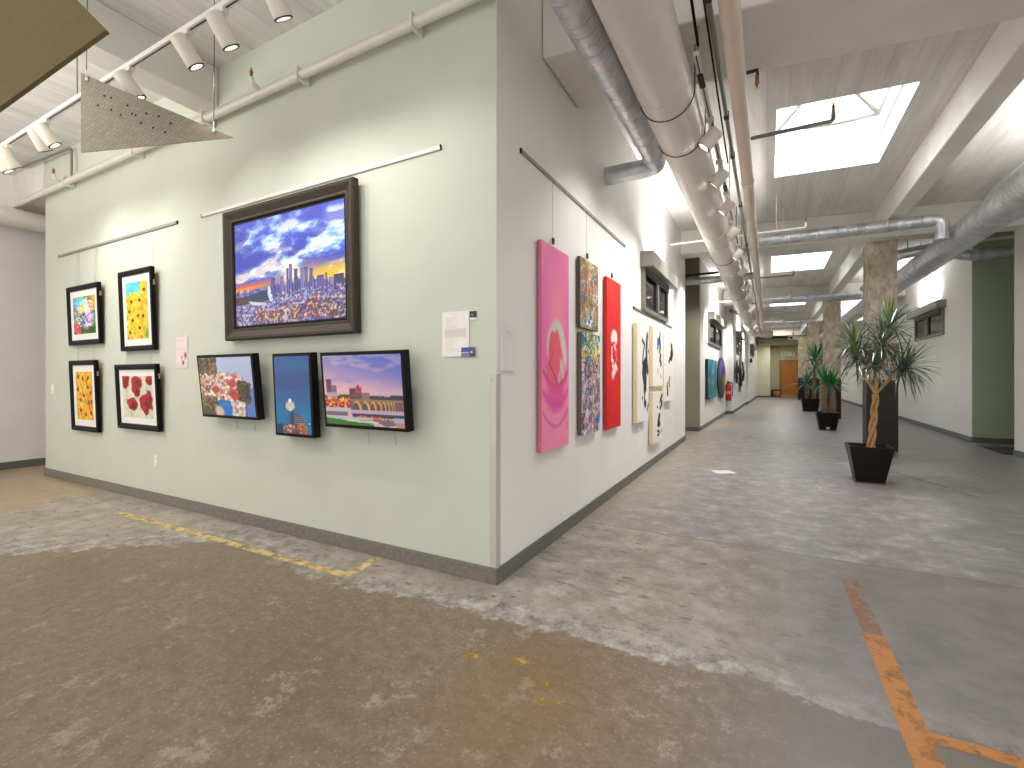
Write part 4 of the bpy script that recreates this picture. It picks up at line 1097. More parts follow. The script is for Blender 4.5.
def plate(label, name, cat, loc, rotz, kind):
    t = thing(name, label, cat, loc, (0, 0, rotz))
    MB().box(-.036, .036, -.008, 0, 0, .118).build('cover_plate', M_plastic, t, .003)
    if kind == 'outlet':
        for z in (.034, .084):
            MB().box(-.017, .017, -.010, -.008, z - .014, z + .014).build('socket_face', M_plastic, t, .002)
            MB().box(-.008, -.005, -.0105, -.010, z - .006, z + .006).box(.005, .008, -.0105, -.010, z - .006, z + .006).build('slot', M_slot, t)
    else:
        MB().box(-.016, .016, -.011, -.008, .03, .088).build('rocker', M_plastic, t, .002)
    return t
plate('white electrical outlet low on the sage green wall', 'wall_outlet', 'outlet', (-5.36, W, .355), 0, 'outlet')
plate('white light switch at the far left end of the green wall', 'light_switch', 'switch', (-7.84, W, 1.04), 0, 'switch')
plate('white electrical outlet low on the right wall behind the plants', 'wall_outlet', 'outlet', (3.45, 14.75, .40), -HX, 'outlet')

t = thing('corner_guard', 'pale corner guard strip on the outer wall corner', 'corner guard', (C, W, .1))
MB().box(-.045, .003, -.003, 0, 0, 1.17).box(0, .003, -.003, .045, 0, 1.17).build('guard_strip', M_guard, t, .001)
MB().tube([(-.03, -.003, 1.13), (-.03, -.005, 1.13)], .004, 8).build('screw', M_wire, t)
MB().tube([(-.03, -.003, .06), (-.03, -.005, .06)], .004, 8).build('screw', M_wire, t)

# ------------------------------------------------------------------ pipes and ducts
def pipe_thing(name, label, cat, pts, r, m, group=None, seg=20, rad=.1, part='tube', loc=None):
    loc = loc or pts[0]
    t = thing(name, label, cat, loc, (0, 0, 0), group)
    L = [Vector(p) - Vector(loc) for p in pts]
    MB().tube(arc_path(L, rad) if len(L) > 2 else L, r, seg).build(part, m, t)
    return t
def rods(t, pts, r=.006, m=None, name='hanger_rod'):
    for (x, y, z0, z1) in pts:
        l = t.location
        MB().tube([(x - l.x, y - l.y, z0 - l.z), (x - l.x, y - l.y, z1 - l.z)], r, 6).build(name, m or M_wire, t)
def rings(t, centers, axis, r, m, w=.02, name='seam_band'):
    for c in centers:
        l = Vector(c) - t.location; d = Vector(axis) * w / 2
        MB().tube([l - d, l + d], r, 28).build(name, m, t)
def sprinkler(t, p, up=True):
    l = Vector(p) - t.location; s = 1 if up else -1
    o = MB().tube([l, l + Vector((0, 0, .05 * s))], .012, 8).lathe([(.005, .05), (.016, .055), (.008, .07), (.004, .09)], 8, M=Matrix.Translation(l) if up else Matrix.Translation(l) @ Matrix.Rotation(PI, 4, 'X')).build('sprinkler_head', M_brass, t)
    o['label'] = 'brass sprinkler head'

# white sprinkler pipe along the top of the green wall
t = pipe_thing('sprinkler_pipe', 'white sprinkler pipe running along the top of the green wall', 'pipe', [(-9.0, 2.375, 3.53), (-1.2, 2.375, 3.53)], .035, M_pipe)
for x in (-7.2, -5.6, -4.35, -3.1, -2.0):
    MB().box(x + 9.0 - .012, x + 9.0 + .012, -.045, .075, -.05, .05).build('pipe_clamp', M_pipe, t, .004)
for x in (-7.3, -3.56):
    l = (x + 9.0, -.02, .03)
    MB().tube(arc_path([(l[0], 0, 0), (l[0], -.08, .03), (l[0] - .02, -.08, .08)], .03), .017, 8).build('sprinkler_arm', M_pipe, t)
    sprinkler(t, (x - .02, 2.295, 3.60))
# large white pipe far left
t = pipe_thing('round_duct', 'white round duct crossing the passage at the far left', 'duct', [(-8.78, -1.0, 3.36), (-8.78, 7.4, 3.36)], .125, M_pipe)
rings(t, [(-8.78, 1.2, 3.36), (-8.78, 3.4, 3.36)], (0, 1, 0), .131, M_pipe)

# big white trunk duct down the hall
bx, bz, br = -.627, 3.25, .18
t = pipe_thing('trunk_duct', 'big white round trunk duct running the length of the hall', 'duct', [(bx, .6, bz), (bx, 22.3, bz), (bx + .12, 23.9, bz - .02), (bx + .72, 24.6, bz - .05)], br, M_duct, seg=40, rad=1.0)
MB().lathe([(.19, -.03), (.19, 0), (.15, .03), (.02, .035), (.0, .035)], 24, M=Matrix.Translation(Vector((.72, 24.0, -.05))) @ Vector((0, 0, 1)).rotation_difference(Vector((.6, .7, -.03))).to_matrix().to_4x4()).build('end_cap', M_duct, t)
rings(t, [(bx, y, bz) for y in (2.2, 3.30, 4.0, 6.74, 7.41, 9.4, 12.0, 14.5, 17.5, 20.5)], (0, 1, 0), br + .004, M_duct, .016)
for y in (3.47, 4.08, 8.4, 12.4, 17.9):
    p = [(br + .006) * Vector((math.cos(q), 0, math.sin(q))) for q in [PI * (1 + k / 16.) for k in range(17)]]
    vs = [];
    mbx = MB().tube([Vector((x.x, y - .6, x.z)) for x in p], .004, 6)
    mbx.tube([(br + .006, y - .6, 0), (br + .006, y - .6, 4.0 - bz - .45 * (3.2 < y < 3.94))], .004, 6).tube([(-br - .006, y - .6, 0), (-br - .006, y - .6, 4.0 - bz - .45 * (3.2 < y < 3.94))], .004, 6)
    mbx.build('hanger_strap', M_dark, t)
# sprinkler main: white pipe, tan reflections painted into its colour
t = pipe_thing('sprinkler_main', 'straight white pipe with reflected tan in its colour, beside the row of corridor spotlights', 'pipe', [(-.179, .6, 3.25), (-.179, 22.8, 3.25)], .055, M_tan, seg=24)
for y in (5.4, 12.2, 19.0):
    MB().tube([(-.0, y - .6 - .012, 0), (-.0, y - .6 + .012, 0)], .063, 20).build('coupling', M_tan, t)
rods(t, [(-.179, 2.6, 3.3, 4.0), (-.179, 6.9, 3.3, 4.0), (-.179, 9.0, 3.3, 4.0), (-.179, 13.5, 3.3, 4.0)], .006, M_dark)
MB().tube([(.055, 2.9, .02), (.12, 2.9, .02), (.12, 2.9, -.02)], .012, 8).build('outlet_arm', M_dark, t)
sprinkler(t, (-.06, 3.5, 3.24), False)
# branch lines; the grey of two paints in their backlit shade
for k, (y, x0, x1, m, lab) in enumerate([(4.9, -.15, .50, M_winframe, 'sprinkler branch in backlit grey crossing under the first skylight'), (8.2, -1.42, .50, M_pipe, 'white sprinkler branch pipe just in front of the silver cross duct'),
                                         (11.9, -.15, .5, M_winframe, 'sprinkler branch in backlit grey crossing under the second skylight'), (15.1, -1.27, .55, M_pipe, 'white sprinkler branch pipe beyond the first column'), (18.4, -1.02, .55, M_pipe, 'white sprinkler branch pipe beyond the second column'), (21.5, -.94, .55, M_pipe, 'white sprinkler branch pipe before the third column')]):
    t = pipe_thing('sprinkler_branch', lab, 'pipe', [(x0, y, 3.46), (x1, y, 3.46), (x1, y, 3.53)], .018, m, 'sprinkler branch pipes', 10, .03)
    sprinkler(t, (x1, y, 3.53)); 
    if m is M_pipe: rods(t, [(.12, y, 3.47, 4.0)], .008, M_pipe)
# silver branch with elbow left of the trunk duct
t = pipe_thing('branch_duct', 'silver spiral duct with elbow turning into the corridor wall', 'duct', [(-.935, .9, 3.29), (-.925, 4.68, 3.29), (-1.432, 4.68, 3.29)], .088, M_spy, None, 28, .13)
rings(t, [(-.929, 3.1, 3.29), (-.927, 3.6, 3.29), (-.927, 4.05, 3.29), (-.926, 4.4, 3.29)], (0, 1, 0), .094, M_spy, .03)
MB().tube([(0, 0, 0), (.006, 2.25, 0)], .104, 28).build('wide_section', M_spy, t)
# silver cross duct + right duct
t = pipe_thing('cross_duct', 'silver spiral duct crossing the hall in front of the first column and bending down', 'duct', [(-.12, 8.88, 3.51), (2.20, 8.88, 3.51), (2.20, 8.88, 3.22)], .088, M_spx, None, 28, .13)
rings(t, [(.5, 8.88, 3.51), (1.6, 8.88, 3.51)], (1, 0, 0), .092, M_spx, .025); rods(t, [(.22, 8.88, 3.59, 4.0), (1.4, 8.88, 3.59, 4.0)], .008, M_pipe)
t = pipe_thing('spiral_duct', 'long silver spiral duct running along the right side of the hall', 'duct', [(2.5, 2.0, 3.30), (2.5, 33.0, 3.30)], .20, M_spy, None, 40)
MB().tube([(0, 0, 0), (0, 5.5, 0), (0, 5.9, 0)], [.245, .245, .203], 40).build('wide_section', M_spy, t)
rings(t, [(2.5, 10.9, 3.3), (2.5, 11.4, 3.3), (2.5, 17, 3.3)], (0, 1, 0), .206, M_spy, .03); rods(t, [(2.5, 6.1, 3.5, 4.0), (2.74, 12.4, 3.3, 4.0), (2.5, 15, 3.5, 4.0)], .006)
t = pipe_thing('bent_duct', 'small silver duct bending into the green recess behind the long spiral duct', 'duct', [(2.28, 15.6, 3.62), (2.28, 11.9, 3.68), (2.75, 11.6, 3.68), (3.2, 11.55, 3.47), (6.25, 11.5, 3.47)], .10, M_spx, None, 24, .35)
rods(t, [(2.4, 11.75, 3.76, 4.0)], .008, M_dark)
t = pipe_thing('recess_pipe', 'thin pale conduit crossing the top of the green recess', 'pipe', [(3.0, 11.05, 3.62), (6.25, 11.05, 3.62)], .03, M_pipe, None, 12)
# alcove ducts on the left
t = pipe_thing('alcove_duct', 'grey duct entering the left alcove under the trunk duct', 'duct', [(-3.35, 10.75, 3.30), (-.2, 10.75, 3.30)], .075, M_spx, None, 20)
t = pipe_thing('alcove_pipe', 'thin dark pipe above the grey duct in the left alcove', 'pipe', [(-3.35, 10.9, 3.47), (-.9, 10.9, 3.47)], .025, M_dark, None, 12)
t = pipe_thing('stub_duct', 'short dark duct above the fire extinguisher', 'duct', [(-1.04, 16.9, 3.40), (-.84, 18.2, 3.46)], .06, M_winframe, None, 14)
for (y, lab) in [(17.55, 'silver cross duct in front of the second column'), (24.3, 'dark silver cross duct in front of the third column')]:
    t = pipe_thing('cross_duct', lab, 'duct', [(-.1, y - 1.65, 3.525), (2.25, y - 1.65, 3.525)], .085, M_spx, None, 20)
# conduits over the track
t = pipe_thing('conduit', 'thin grey conduit between the tan pipe and the white track', 'conduit', [(-.30, .7, 3.42), (-.30, 26, 3.42)], .017, M_winframe, None, 10)
for y in (2.9, 4.3, 5.1, 6.6, 8.6): MB().box(-.02, .02, y - .7 - .02, y - .7 + .02, -.025, .03).build('strap', M_dark, t)
t = pipe_thing('black_cable', 'black cable dropping from the ceiling to the start of the corridor track', 'cable', [(-.40, 1.2, 3.98), (-.40, 1.9, 3.80), (-.40, 3.3, 3.42)], .009, M_black, None, 8, .4)
t = pipe_thing('black_cable', 'second black cable running beside the tan pipe towards the track', 'cable', [(-.34, 1.0, 3.98), (-.34, 2.2, 3.62), (-.35, 5.2, 3.40)], .007, M_black, None, 8, .4)
# conduit in the left room
t = pipe_thing('conduit', 'thin grey conduit bending down to the pipe at the wall end', 'conduit', [(-8.5, 2.36, 4.0 - .03), (-7.15, 2.40, 3.93), (-7.15, 2.40, 3.58)], .014, M_winframe, None, 8, .06)

# ------------------------------------------------------------------ track lights
def spot_head(label, group, base, aim, size=.05, ln=.17, power=30, ang=60, col=(1, .97, .94), lamp=True, drop=.13):
    """cylindrical head under a track at base, aiming along vector aim"""
    t = thing('track_spotlight', label, 'spotlight', base, (0, 0, 0), group)
    d = Vector(aim).normalized()
    c = Vector((0, 0, -drop))
    rot = Vector((0, 0, 1)).rotation_difference(d).to_matrix().to_4x4()
    Mx = Matrix.Translation(c) @ rot
    hs = MB().lathe([(0.0, -ln * .55), (size * .85, -ln * .55), (size, -ln * .48), (size, ln * .45), (size * .98, ln * .5), (size * .8, ln * .5), (size * .78, ln * .36)], 24, M=Mx).build('housing', M_head, t)
    MB().lathe([(0, ln * .38), (size * .78, ln * .38)], 24, M=Mx).build('lens', M_lens, hs)
    MB().lathe([(size * .8, ln * .5), (size * 1.0, ln * .505), (size * 1.02, ln * .47)], 24, M=Mx).build('bezel', M_dark, hs)
    MB().box(-.03, .03, -.018, .018, -.03, 0).tube([(0, 0, -.03), (0, 0, -drop)], .011, 10).build('stem', M_head, t)
    if lamp:
        li = bpy.data.lights.new('spot_lamp', 'SPOT'); li.energy = power; li.spot_size = math.radians(ang); li.spot_blend = 1.0; li.color = col; li.shadow_soft_size = .03
        lo = bpy.data.objects.new('spot_lamp', li); link(lo, t)
        lo.location = c + d * (ln * .52); lo.rotation_euler = Vector((0, 0, -1)).rotation_difference(d).to_euler()
    return t
TZ = 3.40; TY = 1.61
t = thing('light_track', 'white ceiling track parallel to the green wall', 'track', (-8.0, TY, TZ))
MB().box(0, 6.9, -.018, .018, -.016, .016).build('track_bar', M_track, t, .003)
MB().box(0, 6.9, -.004, .004, -.018, -.0155).build('slot', M_slot, t)
for x in (1.0, 3.3, 5.6): MB().tube([(x, 0, 0), (x, 0, .6)], .006, 8).build('hanger_rod', M_wire, t)
GL = 'spotlights on the track facing the green wall'
LS = [(-6.30, .22, 'white spotlight at the far left end of the track'), (-6.14, -.15, 'second white spotlight from the far left end of the track'), (-5.42, -.25, 'white spotlight of the crossed pair, the one leaning towards the far left'), (-5.26, .25, 'white spotlight of the crossed pair, the one leaning towards the corner'),
      (-3.87, .28, 'white spotlight just above the hanging perforated triangle'), (-3.15, .2, 'white spotlight at the top edge, second from the corner'), (-2.78, .1, 'white spotlight nearest the wall corner on the track')]
for (x, dx, lab) in LS:
    spot_head(lab, GL, (x, TY, TZ - .016), (dx, .66, -1.0), power=13, ang=112)
for x, dx in ((-2.3, .0), (-1.75, -.1)):
    spot_head('white track spotlight above the printed paper sheet, %s' % ('over its far side' if x < -2 else 'closest to the corridor'), GL, (x, TY, TZ - .016), (dx, .66, -1.0), power=9, ang=112)

KX = -.40; KZ = 3.31
t = thing('light_track', 'white ceiling track between the trunk duct and the tan pipe', 'track', (KX, 3.2, KZ))
MB().box(-.018, .018, 0, 21, -.016, .016).build('track_bar', M_track, t, .003)
MB().box(-.004, .004, 0, 21, -.018, -.0155).build('slot', M_slot, t)
for y in (.1, 3, 6, 9, 13, 17): MB().tube([(0, y, 0), (0, y, 4.0 - KZ)], .006, 8).build('hanger_rod', M_wire, t)
for y in (.2, .9, 2.3): MB().box(-.02, .02, y, y + .16, -.03, -.016).build('power_feed', M_dark, t, .003)
GR = 'spotlights along the corridor track'
ordn = ['first', 'second', 'third', 'fourth', 'fifth', 'sixth', 'seventh', 'eighth', 'ninth', 'tenth', 'eleventh', 'twelfth']
for i, y in enumerate([4.02, 4.85, 5.72, 6.80, 8.0, 9.4, 11.0, 12.8, 14.8, 17.2, 20.0, 22.6]):
    spot_head('%s white spotlight along the corridor track, counted from the camera end' % ordn[i], GR, (KX, y, KZ - .016), (-1.0, .15 if i % 2 else -.05, -1.12), size=.058, ln=.145, power=(30, 36, 44, 60, 80)[i] if i < 5 else 110, ang=100, drop=.17)

t = thing('added_uplight', 'added unseen pendant uplight brightening the left room ceiling', 'light', (-5.6, -.6, 2.95))  # fixture added out of view to brighten the left room's ceiling
MB().box(-1.3, 1.3, -.07, .07, -.06, 0).build('housing', M_head, t, .006)
MB().box(-1.28, 1.28, -.05, .05, 0, .004).build('diffuser', M_lens, t)
for x in (-1.1, 1.1): MB().tube([(x, 0, 0), (x, 0, 1.05)], .003, 6).build('hanging_wire', M_wire, t)
la = bpy.data.lights.new('fill_lamp', 'AREA'); la.shape = 'RECTANGLE'; la.size = 2.5; la.size_y = .1; la.energy = 130; la.color = (1, .97, .93)
lo = bpy.data.objects.new('fill_lamp', la); link(lo, t); lo.location = (0, 0, .012); lo.rotation_euler = (PI, 0, 0)
# ------------------------------------------------------------------ hanging panels
def plane_panel(name, label, pts, thick, m, group=None, holes=(), wire=()):
    t = thing(name, label, 'hanging panel', pts[0], (0, 0, 0), group)
    P = [Vector(p) - Vector(pts[0]) for p in pts]
    n = (P[1] - P[0]).cross(P[2] - P[0]).normalized()
    if n.y > 0: n = -n
    mb = MB(); k = len(P)
    vs = [p + n * thick / 2 for p in P] + [p - n * thick / 2 for p in P]
    mb.add(vs, [tuple(range(k)), tuple(range(k, 2 * k))[::-1]] + [(i, (i + 1) % k, k + (i + 1) % k, k + i) for i in range(k)])
    mb.build('sheet', m, t, .001)
    e1, e2 = P[1] - P[0], P[2] - P[0]
    if holes:
        hb = MB()
        for (a_, b_) in holes:
            c_ = e1 * a_ + e2 * b_ + n * (thick / 2 + .0008)
            hb.tube([c_ - n * .0015, c_ + n * .0005], .0075, 12)
        hb.build('hole', M_black, t)
    for (a_, b_) in wire:
        c_ = e1 * a_ + e2 * b_
        top = 4.0 - pts[0][2]
        MB().tube([c_ + n * .008, (c_.x, c_.y, top)], .0022, 6).build('hanging_wire', M_dark, t)
        MB().tube([c_ + n * .004, c_ + n * .010], .010, 10).tube([(c_.x + n.x * .008, c_.y + n.y * .008, c_.z), (c_.x + n.x * .008, c_.y + n.y * .008, c_.z + .06)], .004, 6).build('wire_clip', M_plastic, t)
    return t
TL, BL, TP = (-4.04, 1.406, 3.285), (-4.04, 1.406, 2.75), (-2.97, 1.79, 2.765)
hol = []
for (u, v) in [(423, 268), (451, 276), (396, 305), (452, 324), (519, 308), (492, 345), (538, 341), (552, 348), (597, 341), (646, 353), (694, 381), (574, 378), (624, 397), (672, 416)]:
    x = (u - 323) / (940 - 323); ytop = 172 + x * (438 - 172); b_ = x
    # plane coordinates: P = TL + a*(BL-TL) + b*(TP-TL)
    a_ = (v - ytop) / (495 - 172.) ; hol.append((a_, b_ * 1.0))
plane_panel('hanging_triangle', 'grey woven-metal triangle with small holes hung by two wires', [TL, BL, TP], .006, M_perf, None, hol, [(.05, .045), (.02, .88)])
plane_panel('hanging_triangle', 'plain olive triangle at the top left corner, hung nearer than the grey one', [(-3.01, .53, 2.083), (-2.335, .897, 2.64), (-2.95, .56, 3.35)], .02, M_olive, None, (), [(.5, .45), (.05, .85)])

# ------------------------------------------------------------------ plants
def pot(t, wt, wb, h, label=False):
    p = MB(); th = .022
    def ring(s_, z): return [(-s_ / 2, -s_ / 2, z), (s_ / 2, -s_ / 2, z), (s_ / 2, s_ / 2, z), (-s_ / 2, s_ / 2, z)]
    rs = [ring(wb, .012), ring(wt, h), ring(wt - 2 * th, h), ring(wt - 2 * th - .03, h - .09)]
    vs = [q for r in rs for q in r]; fs = [(3, 2, 1, 0)]
    for i in range(3):
        for k in range(4): fs.append((i * 4 + k, i * 4 + (k + 1) % 4, (i + 1) * 4 + (k + 1) % 4, (i + 1) * 4 + k))
    p.add(vs, fs); o = p.build('pot', M_pot, t, .006)
    MB().box(-wb / 2 - .012, wb / 2 + .012, -wb / 2 - .012, wb / 2 + .012, 0, .014).build('saucer', mat('saucer', rgb(120, 100, 70), .5), t, .003)
    s_ = wt - 2 * th - .02
    MB().add([(-s_ / 2, -s_ / 2, h - .07), (s_ / 2, -s_ / 2, h - .07), (s_ / 2, s_ / 2, h - .07), (-s_ / 2, s_ / 2, h - .07)], [(0, 1, 2, 3)]).build('soil', M_soil, t)
    if label:
        MB().box(-.035, .035, -wb / 2 - .028, -wb / 2 - .020, .035, .085).build('pot_label', M_paper, o)

def rosette(t, c, n, ln, wd, m, seed, up=.2, droop=1.0, axis=(0, 0, 1), young=None):
    """strap leaves radiating from a stem tip"""
    rs = random.Random(seed); mb = MB(); c = Vector(c)
    q = Vector((0, 0, 1)).rotation_difference(Vector(axis).normalized())
    for i in range(n):
        az = i * 2.399 + rs.uniform(-.3, .3)
        f = (i + .5) / n                          # 0 old (low) .. 1 young (upright)
        el = math.radians(-30 + 112 * f ** 1.1) + rs.uniform(-.15, .15) + up * .3
        L_ = ln * rs.uniform(.75, 1.1) * (1.0 - .25 * max(0, f - .8) * 3)
        d = Vector((math.cos(az) * math.cos(el), math.sin(az) * math.cos(el), math.sin(el))); d = q @ d
        side = d.cross(Vector((0, 0, 1)))
        side = side.normalized() if side.length > 1e-3 else Vector((1, 0, 0))
        seg = 6; p = c + d * .01; vs = []
        dr = droop * rs.uniform(.6, 1.3) * (1.15 - f)
        for k in range(seg + 1):
            s_ = k / seg
            w = wd * (.55 + .9 * s_ if s_ < .35 else 1.05 * (1 - (s_ - .35) / .65) ** .8) * .5
            nrm = side.cross(d).normalized()
            vs += [p - side * w, p - nrm * w * .35, p + side * w]
            d = (d + Vector((0, 0, -1)) * dr * .28 * (s_ + .25)).normalized()
            p = p + d * (L_ / seg)
        fs = []
        for k in range(seg):
            b = k * 3; fs += [(b, b + 1, b + 4, b + 3), (b + 1, b + 2, b + 5, b + 4)]
        mb.add(vs, fs, 1 if (young and f > .82) else 0, True)
    return mb.build('leaf_rosette', [m, young or m], t)

# dracaena with a braided trunk, nearest
t = thing('potted_dracaena', 'tall dracaena with braided stem in a square black pot, nearest of the potted plants', 'potted plant', (1.06, 6.98, 0))
pot(t, .425, .275, .435)
for ph in (0, 2.1, 4.2):
    pts = []
    for k in range(15):
        s_ = k / 14; z = .37 + s_ * .68; r = .027 * (1 - .2 * s_) + (.02 if s_ < .1 else 0) * (1 - s_ * 10)
        pts.append((r * math.cos(ph + s_ * 7) + .02 + .05 * s_, r * math.sin(ph + s_ * 7), z))
    MB().tube(pts, [.019 - .004 * k / 14 for k in range(15)], 10).build('trunk', M_trunk, t)
tips = [((.07, 0, 1.06), (.14, .02, 1.50), (.20, .0, 1.84), .40), ((.07, 0, 1.06), (.09, -.04, 1.35), (.11, -.08, 1.60), .42), ((.06, 0, 1.06), (-.02, -.02, 1.36), (-.13, -.0, 1.63), .40), ((.06, 0, 1.06), (-.03, .0, 1.24), (-.13, -.08, 1.44), .42),
        ((.08, 0, 1.06), (.16, -.02, 1.20), (.28, -.04, 1.34), .42), ((.08, 0, 1.06), (.20, .06, 1.20), (.36, .08, 1.36), .40), ((.06, 0, 1.06), (.05, -.06, 1.22), (.04, -.12, 1.38), .36), ((.07, .0, 1.06), (.12, .10, 1.38), (.17, .14, 1.64), .42)]
for i, (p0, p1, p2, ln) in enumerate(tips):
    MB().tube(arc_path([p0, p1, p2], .3), .011, 8).build('branch', M_trunk, t)
    ax = (Vector(p2) - Vector(p1)).normalized() + Vector((0, 0, .6))
    rosette(t, p2, 62, ln, .022, M_leaf, 40 + i, .1 if i else .35, 1.35 if i else .9, ax, M_leafn)
# yucca with cane, second
t = thing('potted_yucca', 'stout-trunked green yucca in a black pot with a white tag beside the second column', 'potted plant', (1.24, 13.35, 0))
pot(t, .46, .32, .42, True)
MB().tube([(-.05, 0, .35), (-.06, 0, .7), (-.04, 0, 1.1)], [.075, .065, .06], 14).build('trunk', M_trunk2, t)
MB().tube([(.10, .05, .35), (.11, .05, .65), (.10, .05, 1.02)], [.085, .075, .07], 14).build('trunk', M_trunk2, t)
rosette(t, (-.05, 0, 1.12), 44, .52, .045, M_yucca, 60, .5, .7)
rosette(t, (.10, .05, 1.06), 40, .48, .045, M_yucca, 61, .5, .7)
# tall yucca, third
t = thing('potted_yucca', 'taller yucca with two tiers of leaves in a black pot, farthest of the potted plants', 'potted plant', (1.36, 20.2, 0))
pot(t, .56, .44, .47)
MB().tube([(-.10, 0, .4), (-.10, 0, .7), (-.14, 0, 1.0)], [.07, .06, .05], 12).build('trunk', M_trunk2, t)
MB().tube([(.10, .0, .4), (.12, 0, 1.0), (.16, 0, 1.85)], [.07, .06, .045], 12).build('trunk', M_trunk2, t)
rosette(t, (-.12, 0, 1.0), 40, .62, .055, M_yuccab, 70, .2, 1.1)
rosette(t, (.16, 0, 1.9), 44, .72, .06, M_yucca, 71, .6, .5)
rosette(t, (.14, 0, 1.55), 30, .66, .055, M_yuccab, 72, .2, .9)

# ------------------------------------------------------------------ small things in the hall
t = thing('fire_extinguisher', 'red fire extinguisher hung on the pillar face between the white walls', 'fire extinguisher', (-1.16, 17.38, .46))
MB().lathe([(0, 0), (.085, 0), (.095, .02), (.095, .46), (.08, .52), (.04, .56), (.03, .58), (0, .58)], 24).build('cylinder', M_red, t)
MB().lathe([(.0965, .22), (.0965, .32)], 24).build('label', mat('extinguisher_label', rgb(206, 140, 132), .5), t)
MB().box(-.025, .025, -.03, .03, .58, .64).box(-.015, .015, -.13, .02, .64, .655).box(-.015, .015, -.12, .02, .675, .69).build('valve', M_dark, t, .004)
MB().tube(arc_path([(.03, 0, .61), (.14, 0, .60), (.13, 0, .15)], .08), .012, 8).build('hose', M_black, t)
MB().box(-.05, .05, .09, .12, .15, .62).build('wall_bracket', M_dark, t)
t = thing('wall_box', 'small black box on the wall below the farthest window', 'box', (-.80 + (25.9 - 24.4) * .0267, 25.9, 1.95), (0, 0, a4))
MB().box(-.14, .14, -.10, 0, 0, .2).build('housing', M_dark, t, .01); MB().box(-.08, .08, -.12, -.10, .04, .1).build('front_plate', M_black, t)
t = thing('waste_bin', 'brown waste bin on the floor left of the far door', 'bin', (.50, 33.6, 0))
MB().lathe([(0, 0), (.20, 0), (.24, .42), (.22, .42), (.19, .03)], 20).build('bin_body', M_cardboard, t); MB().lathe([(.25, .40), (.255, .46), (.22, .47), (.21, .42)], 20).build('rim', M_dark, t)
MB().box(-.31, -.2, -.1, .1, .0, .45).build('side_panel', M_dark, t)
for yy in (29.3, 32.2):  # added fill lights without fixtures, brightening the hall's far end
    la = bpy.data.lights.new('end_fill', 'AREA'); la.size = .5; la.energy = 22; la.color = (1, .93, .78)
    lo = bpy.data.objects.new('end_fill', la); link(lo); lo.location = (.7, yy, 3.9 if yy < 31 else 3.15)
# exit sign
t = thing('exit_sign', 'small pale exit sign with green lettering above the far door', 'sign', (1.13, 33.96, 2.55))
MB().box(-.36, .36, -.05, .04, 0, .27).build('sign_box', M_exit, t, .01)
def letter(ch, x, w, h, z):
    s_ = w * .28; b = MB(); y0, y1 = -.058, -.05
    if ch == 'E': b.box(x, x + s_, y0, y1, z, z + h).box(x, x + w, y0, y1, z, z + s_).box(x, x + w, y0, y1, z + h / 2 - s_ / 2, z + h / 2 + s_ / 2).box(x, x + w, y0, y1, z + h - s_, z + h)
    if ch == 'I': b.box(x + w / 2 - s_ / 2, x + w / 2 + s_ / 2, y0, y1, z, z + h)
    if ch == 'T': b.box(x + w / 2 - s_ / 2, x + w / 2 + s_ / 2, y0, y1, z, z + h).box(x, x + w, y0, y1, z + h - s_, z + h)
    if ch == 'X':
        b.poly_xz([(x, z), (x + s_ * 1.2, z), (x + w, z + h), (x + w - s_ * 1.2, z + h)], y0, y1).poly_xz([(x + w - s_ * 1.2, z), (x + w, z), (x + s_ * 1.2, z + h), (x, z + h)], y0 - .001, y1)
    return b
lb = MB()
for i, ch in enumerate('EXIT'):
    q = letter(ch, -.30 + i * .155, .115, .18, .06); lb.add(q.v, q.f)
lb.build('lettering', M_exitg, t)
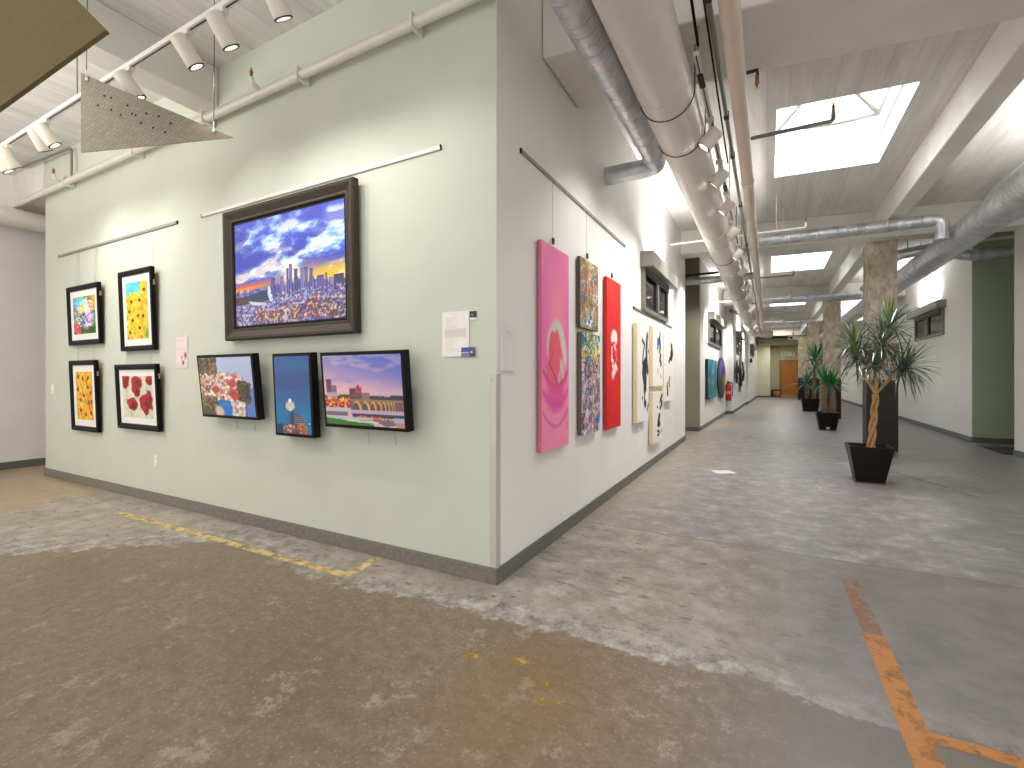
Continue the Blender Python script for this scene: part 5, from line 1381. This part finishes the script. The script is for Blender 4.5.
# ceiling-hung projector
t = thing('projector', 'white projector on a pole hung before the far door', 'projector', (1.03, 24.9, 2.95))
MB().box(-.20, .20, -.17, .17, 0, .14).build('body', M_plastic, t, .02); MB().tube([(0, 0, .14), (0, 0, 1.05)], .03, 12).build('pole', M_pipe, t)
MB().tube([(-.08, -.17, .07), (-.08, -.21, .07)], .05, 16).build('lens', M_dark, t); MB().tube([(0, 0, .14), (0, 0, .18)], .09, 16).build('mount', M_pipe, t)
# doormat, door edge plate in the recess
t = thing('doormat', 'dark doormat lying in the green recess', 'mat', (3.98, 11.02, 0))
MB().box(-.62, .62, -.52, .52, 0, .012).build('pile', M_matt, t, .004); MB().box(-.12, .60, -.44, .30, .012, .014).build('coir_panel', mat('coir', rgb(120, 92, 66), .9, noise=.2, nscale=60), t)
t = thing('wall_pad', 'dark access pad on the edge of the white wall by the recess', 'access pad', (3.50, 10.40, 1.50), (0, 0, PI))
MB().box(-.04, .04, -.10, 0, 0, .28).build('pad_box', M_dark, t, .006)
MB().box(-.028, .028, -.104, -.10, .05, .22).build('pad_face', M_slot, t)

# ------------------------------------------------------------------ light
w = bpy.data.worlds.new('sky'); SC.world = w; w.use_nodes = True
bg = w.node_tree.nodes['Background']; bg.inputs[0].default_value = (1.0, .98, .95, 1); bg.inputs[1].default_value = .74

def area(name, loc, rot, sx, sy, e, col=(1, 1, 1), spread=180):
    la = bpy.data.lights.new(name, 'AREA'); la.shape = 'RECTANGLE'; la.size = sx; la.size_y = sy; la.energy = e; la.color = col; la.spread = math.radians(spread)
    o = bpy.data.objects.new(name, la); link(o); o.location = loc; o.rotation_euler = rot; return o
for (a, b) in SKY:
    area('skylight_daylight', ((SX0 + SX1) / 2, (a + b) / 2, 5.25), (0, 0, 0), 1.6, 2.4, 190, (.94, .97, 1), 180)

SC.view_settings.view_transform = 'Standard'; SC.view_settings.look = 'None'
SC.view_settings.gamma = 1; SC.view_settings.use_curve_mapping = False
SC.view_settings.exposure = 0.66
SC.cycles.use_denoising = True
SC.cycles.max_bounces = 10; SC.cycles.diffuse_bounces = 6; SC.cycles.transparent_max_bounces = 12
SC.cycles.sample_clamp_indirect = 6
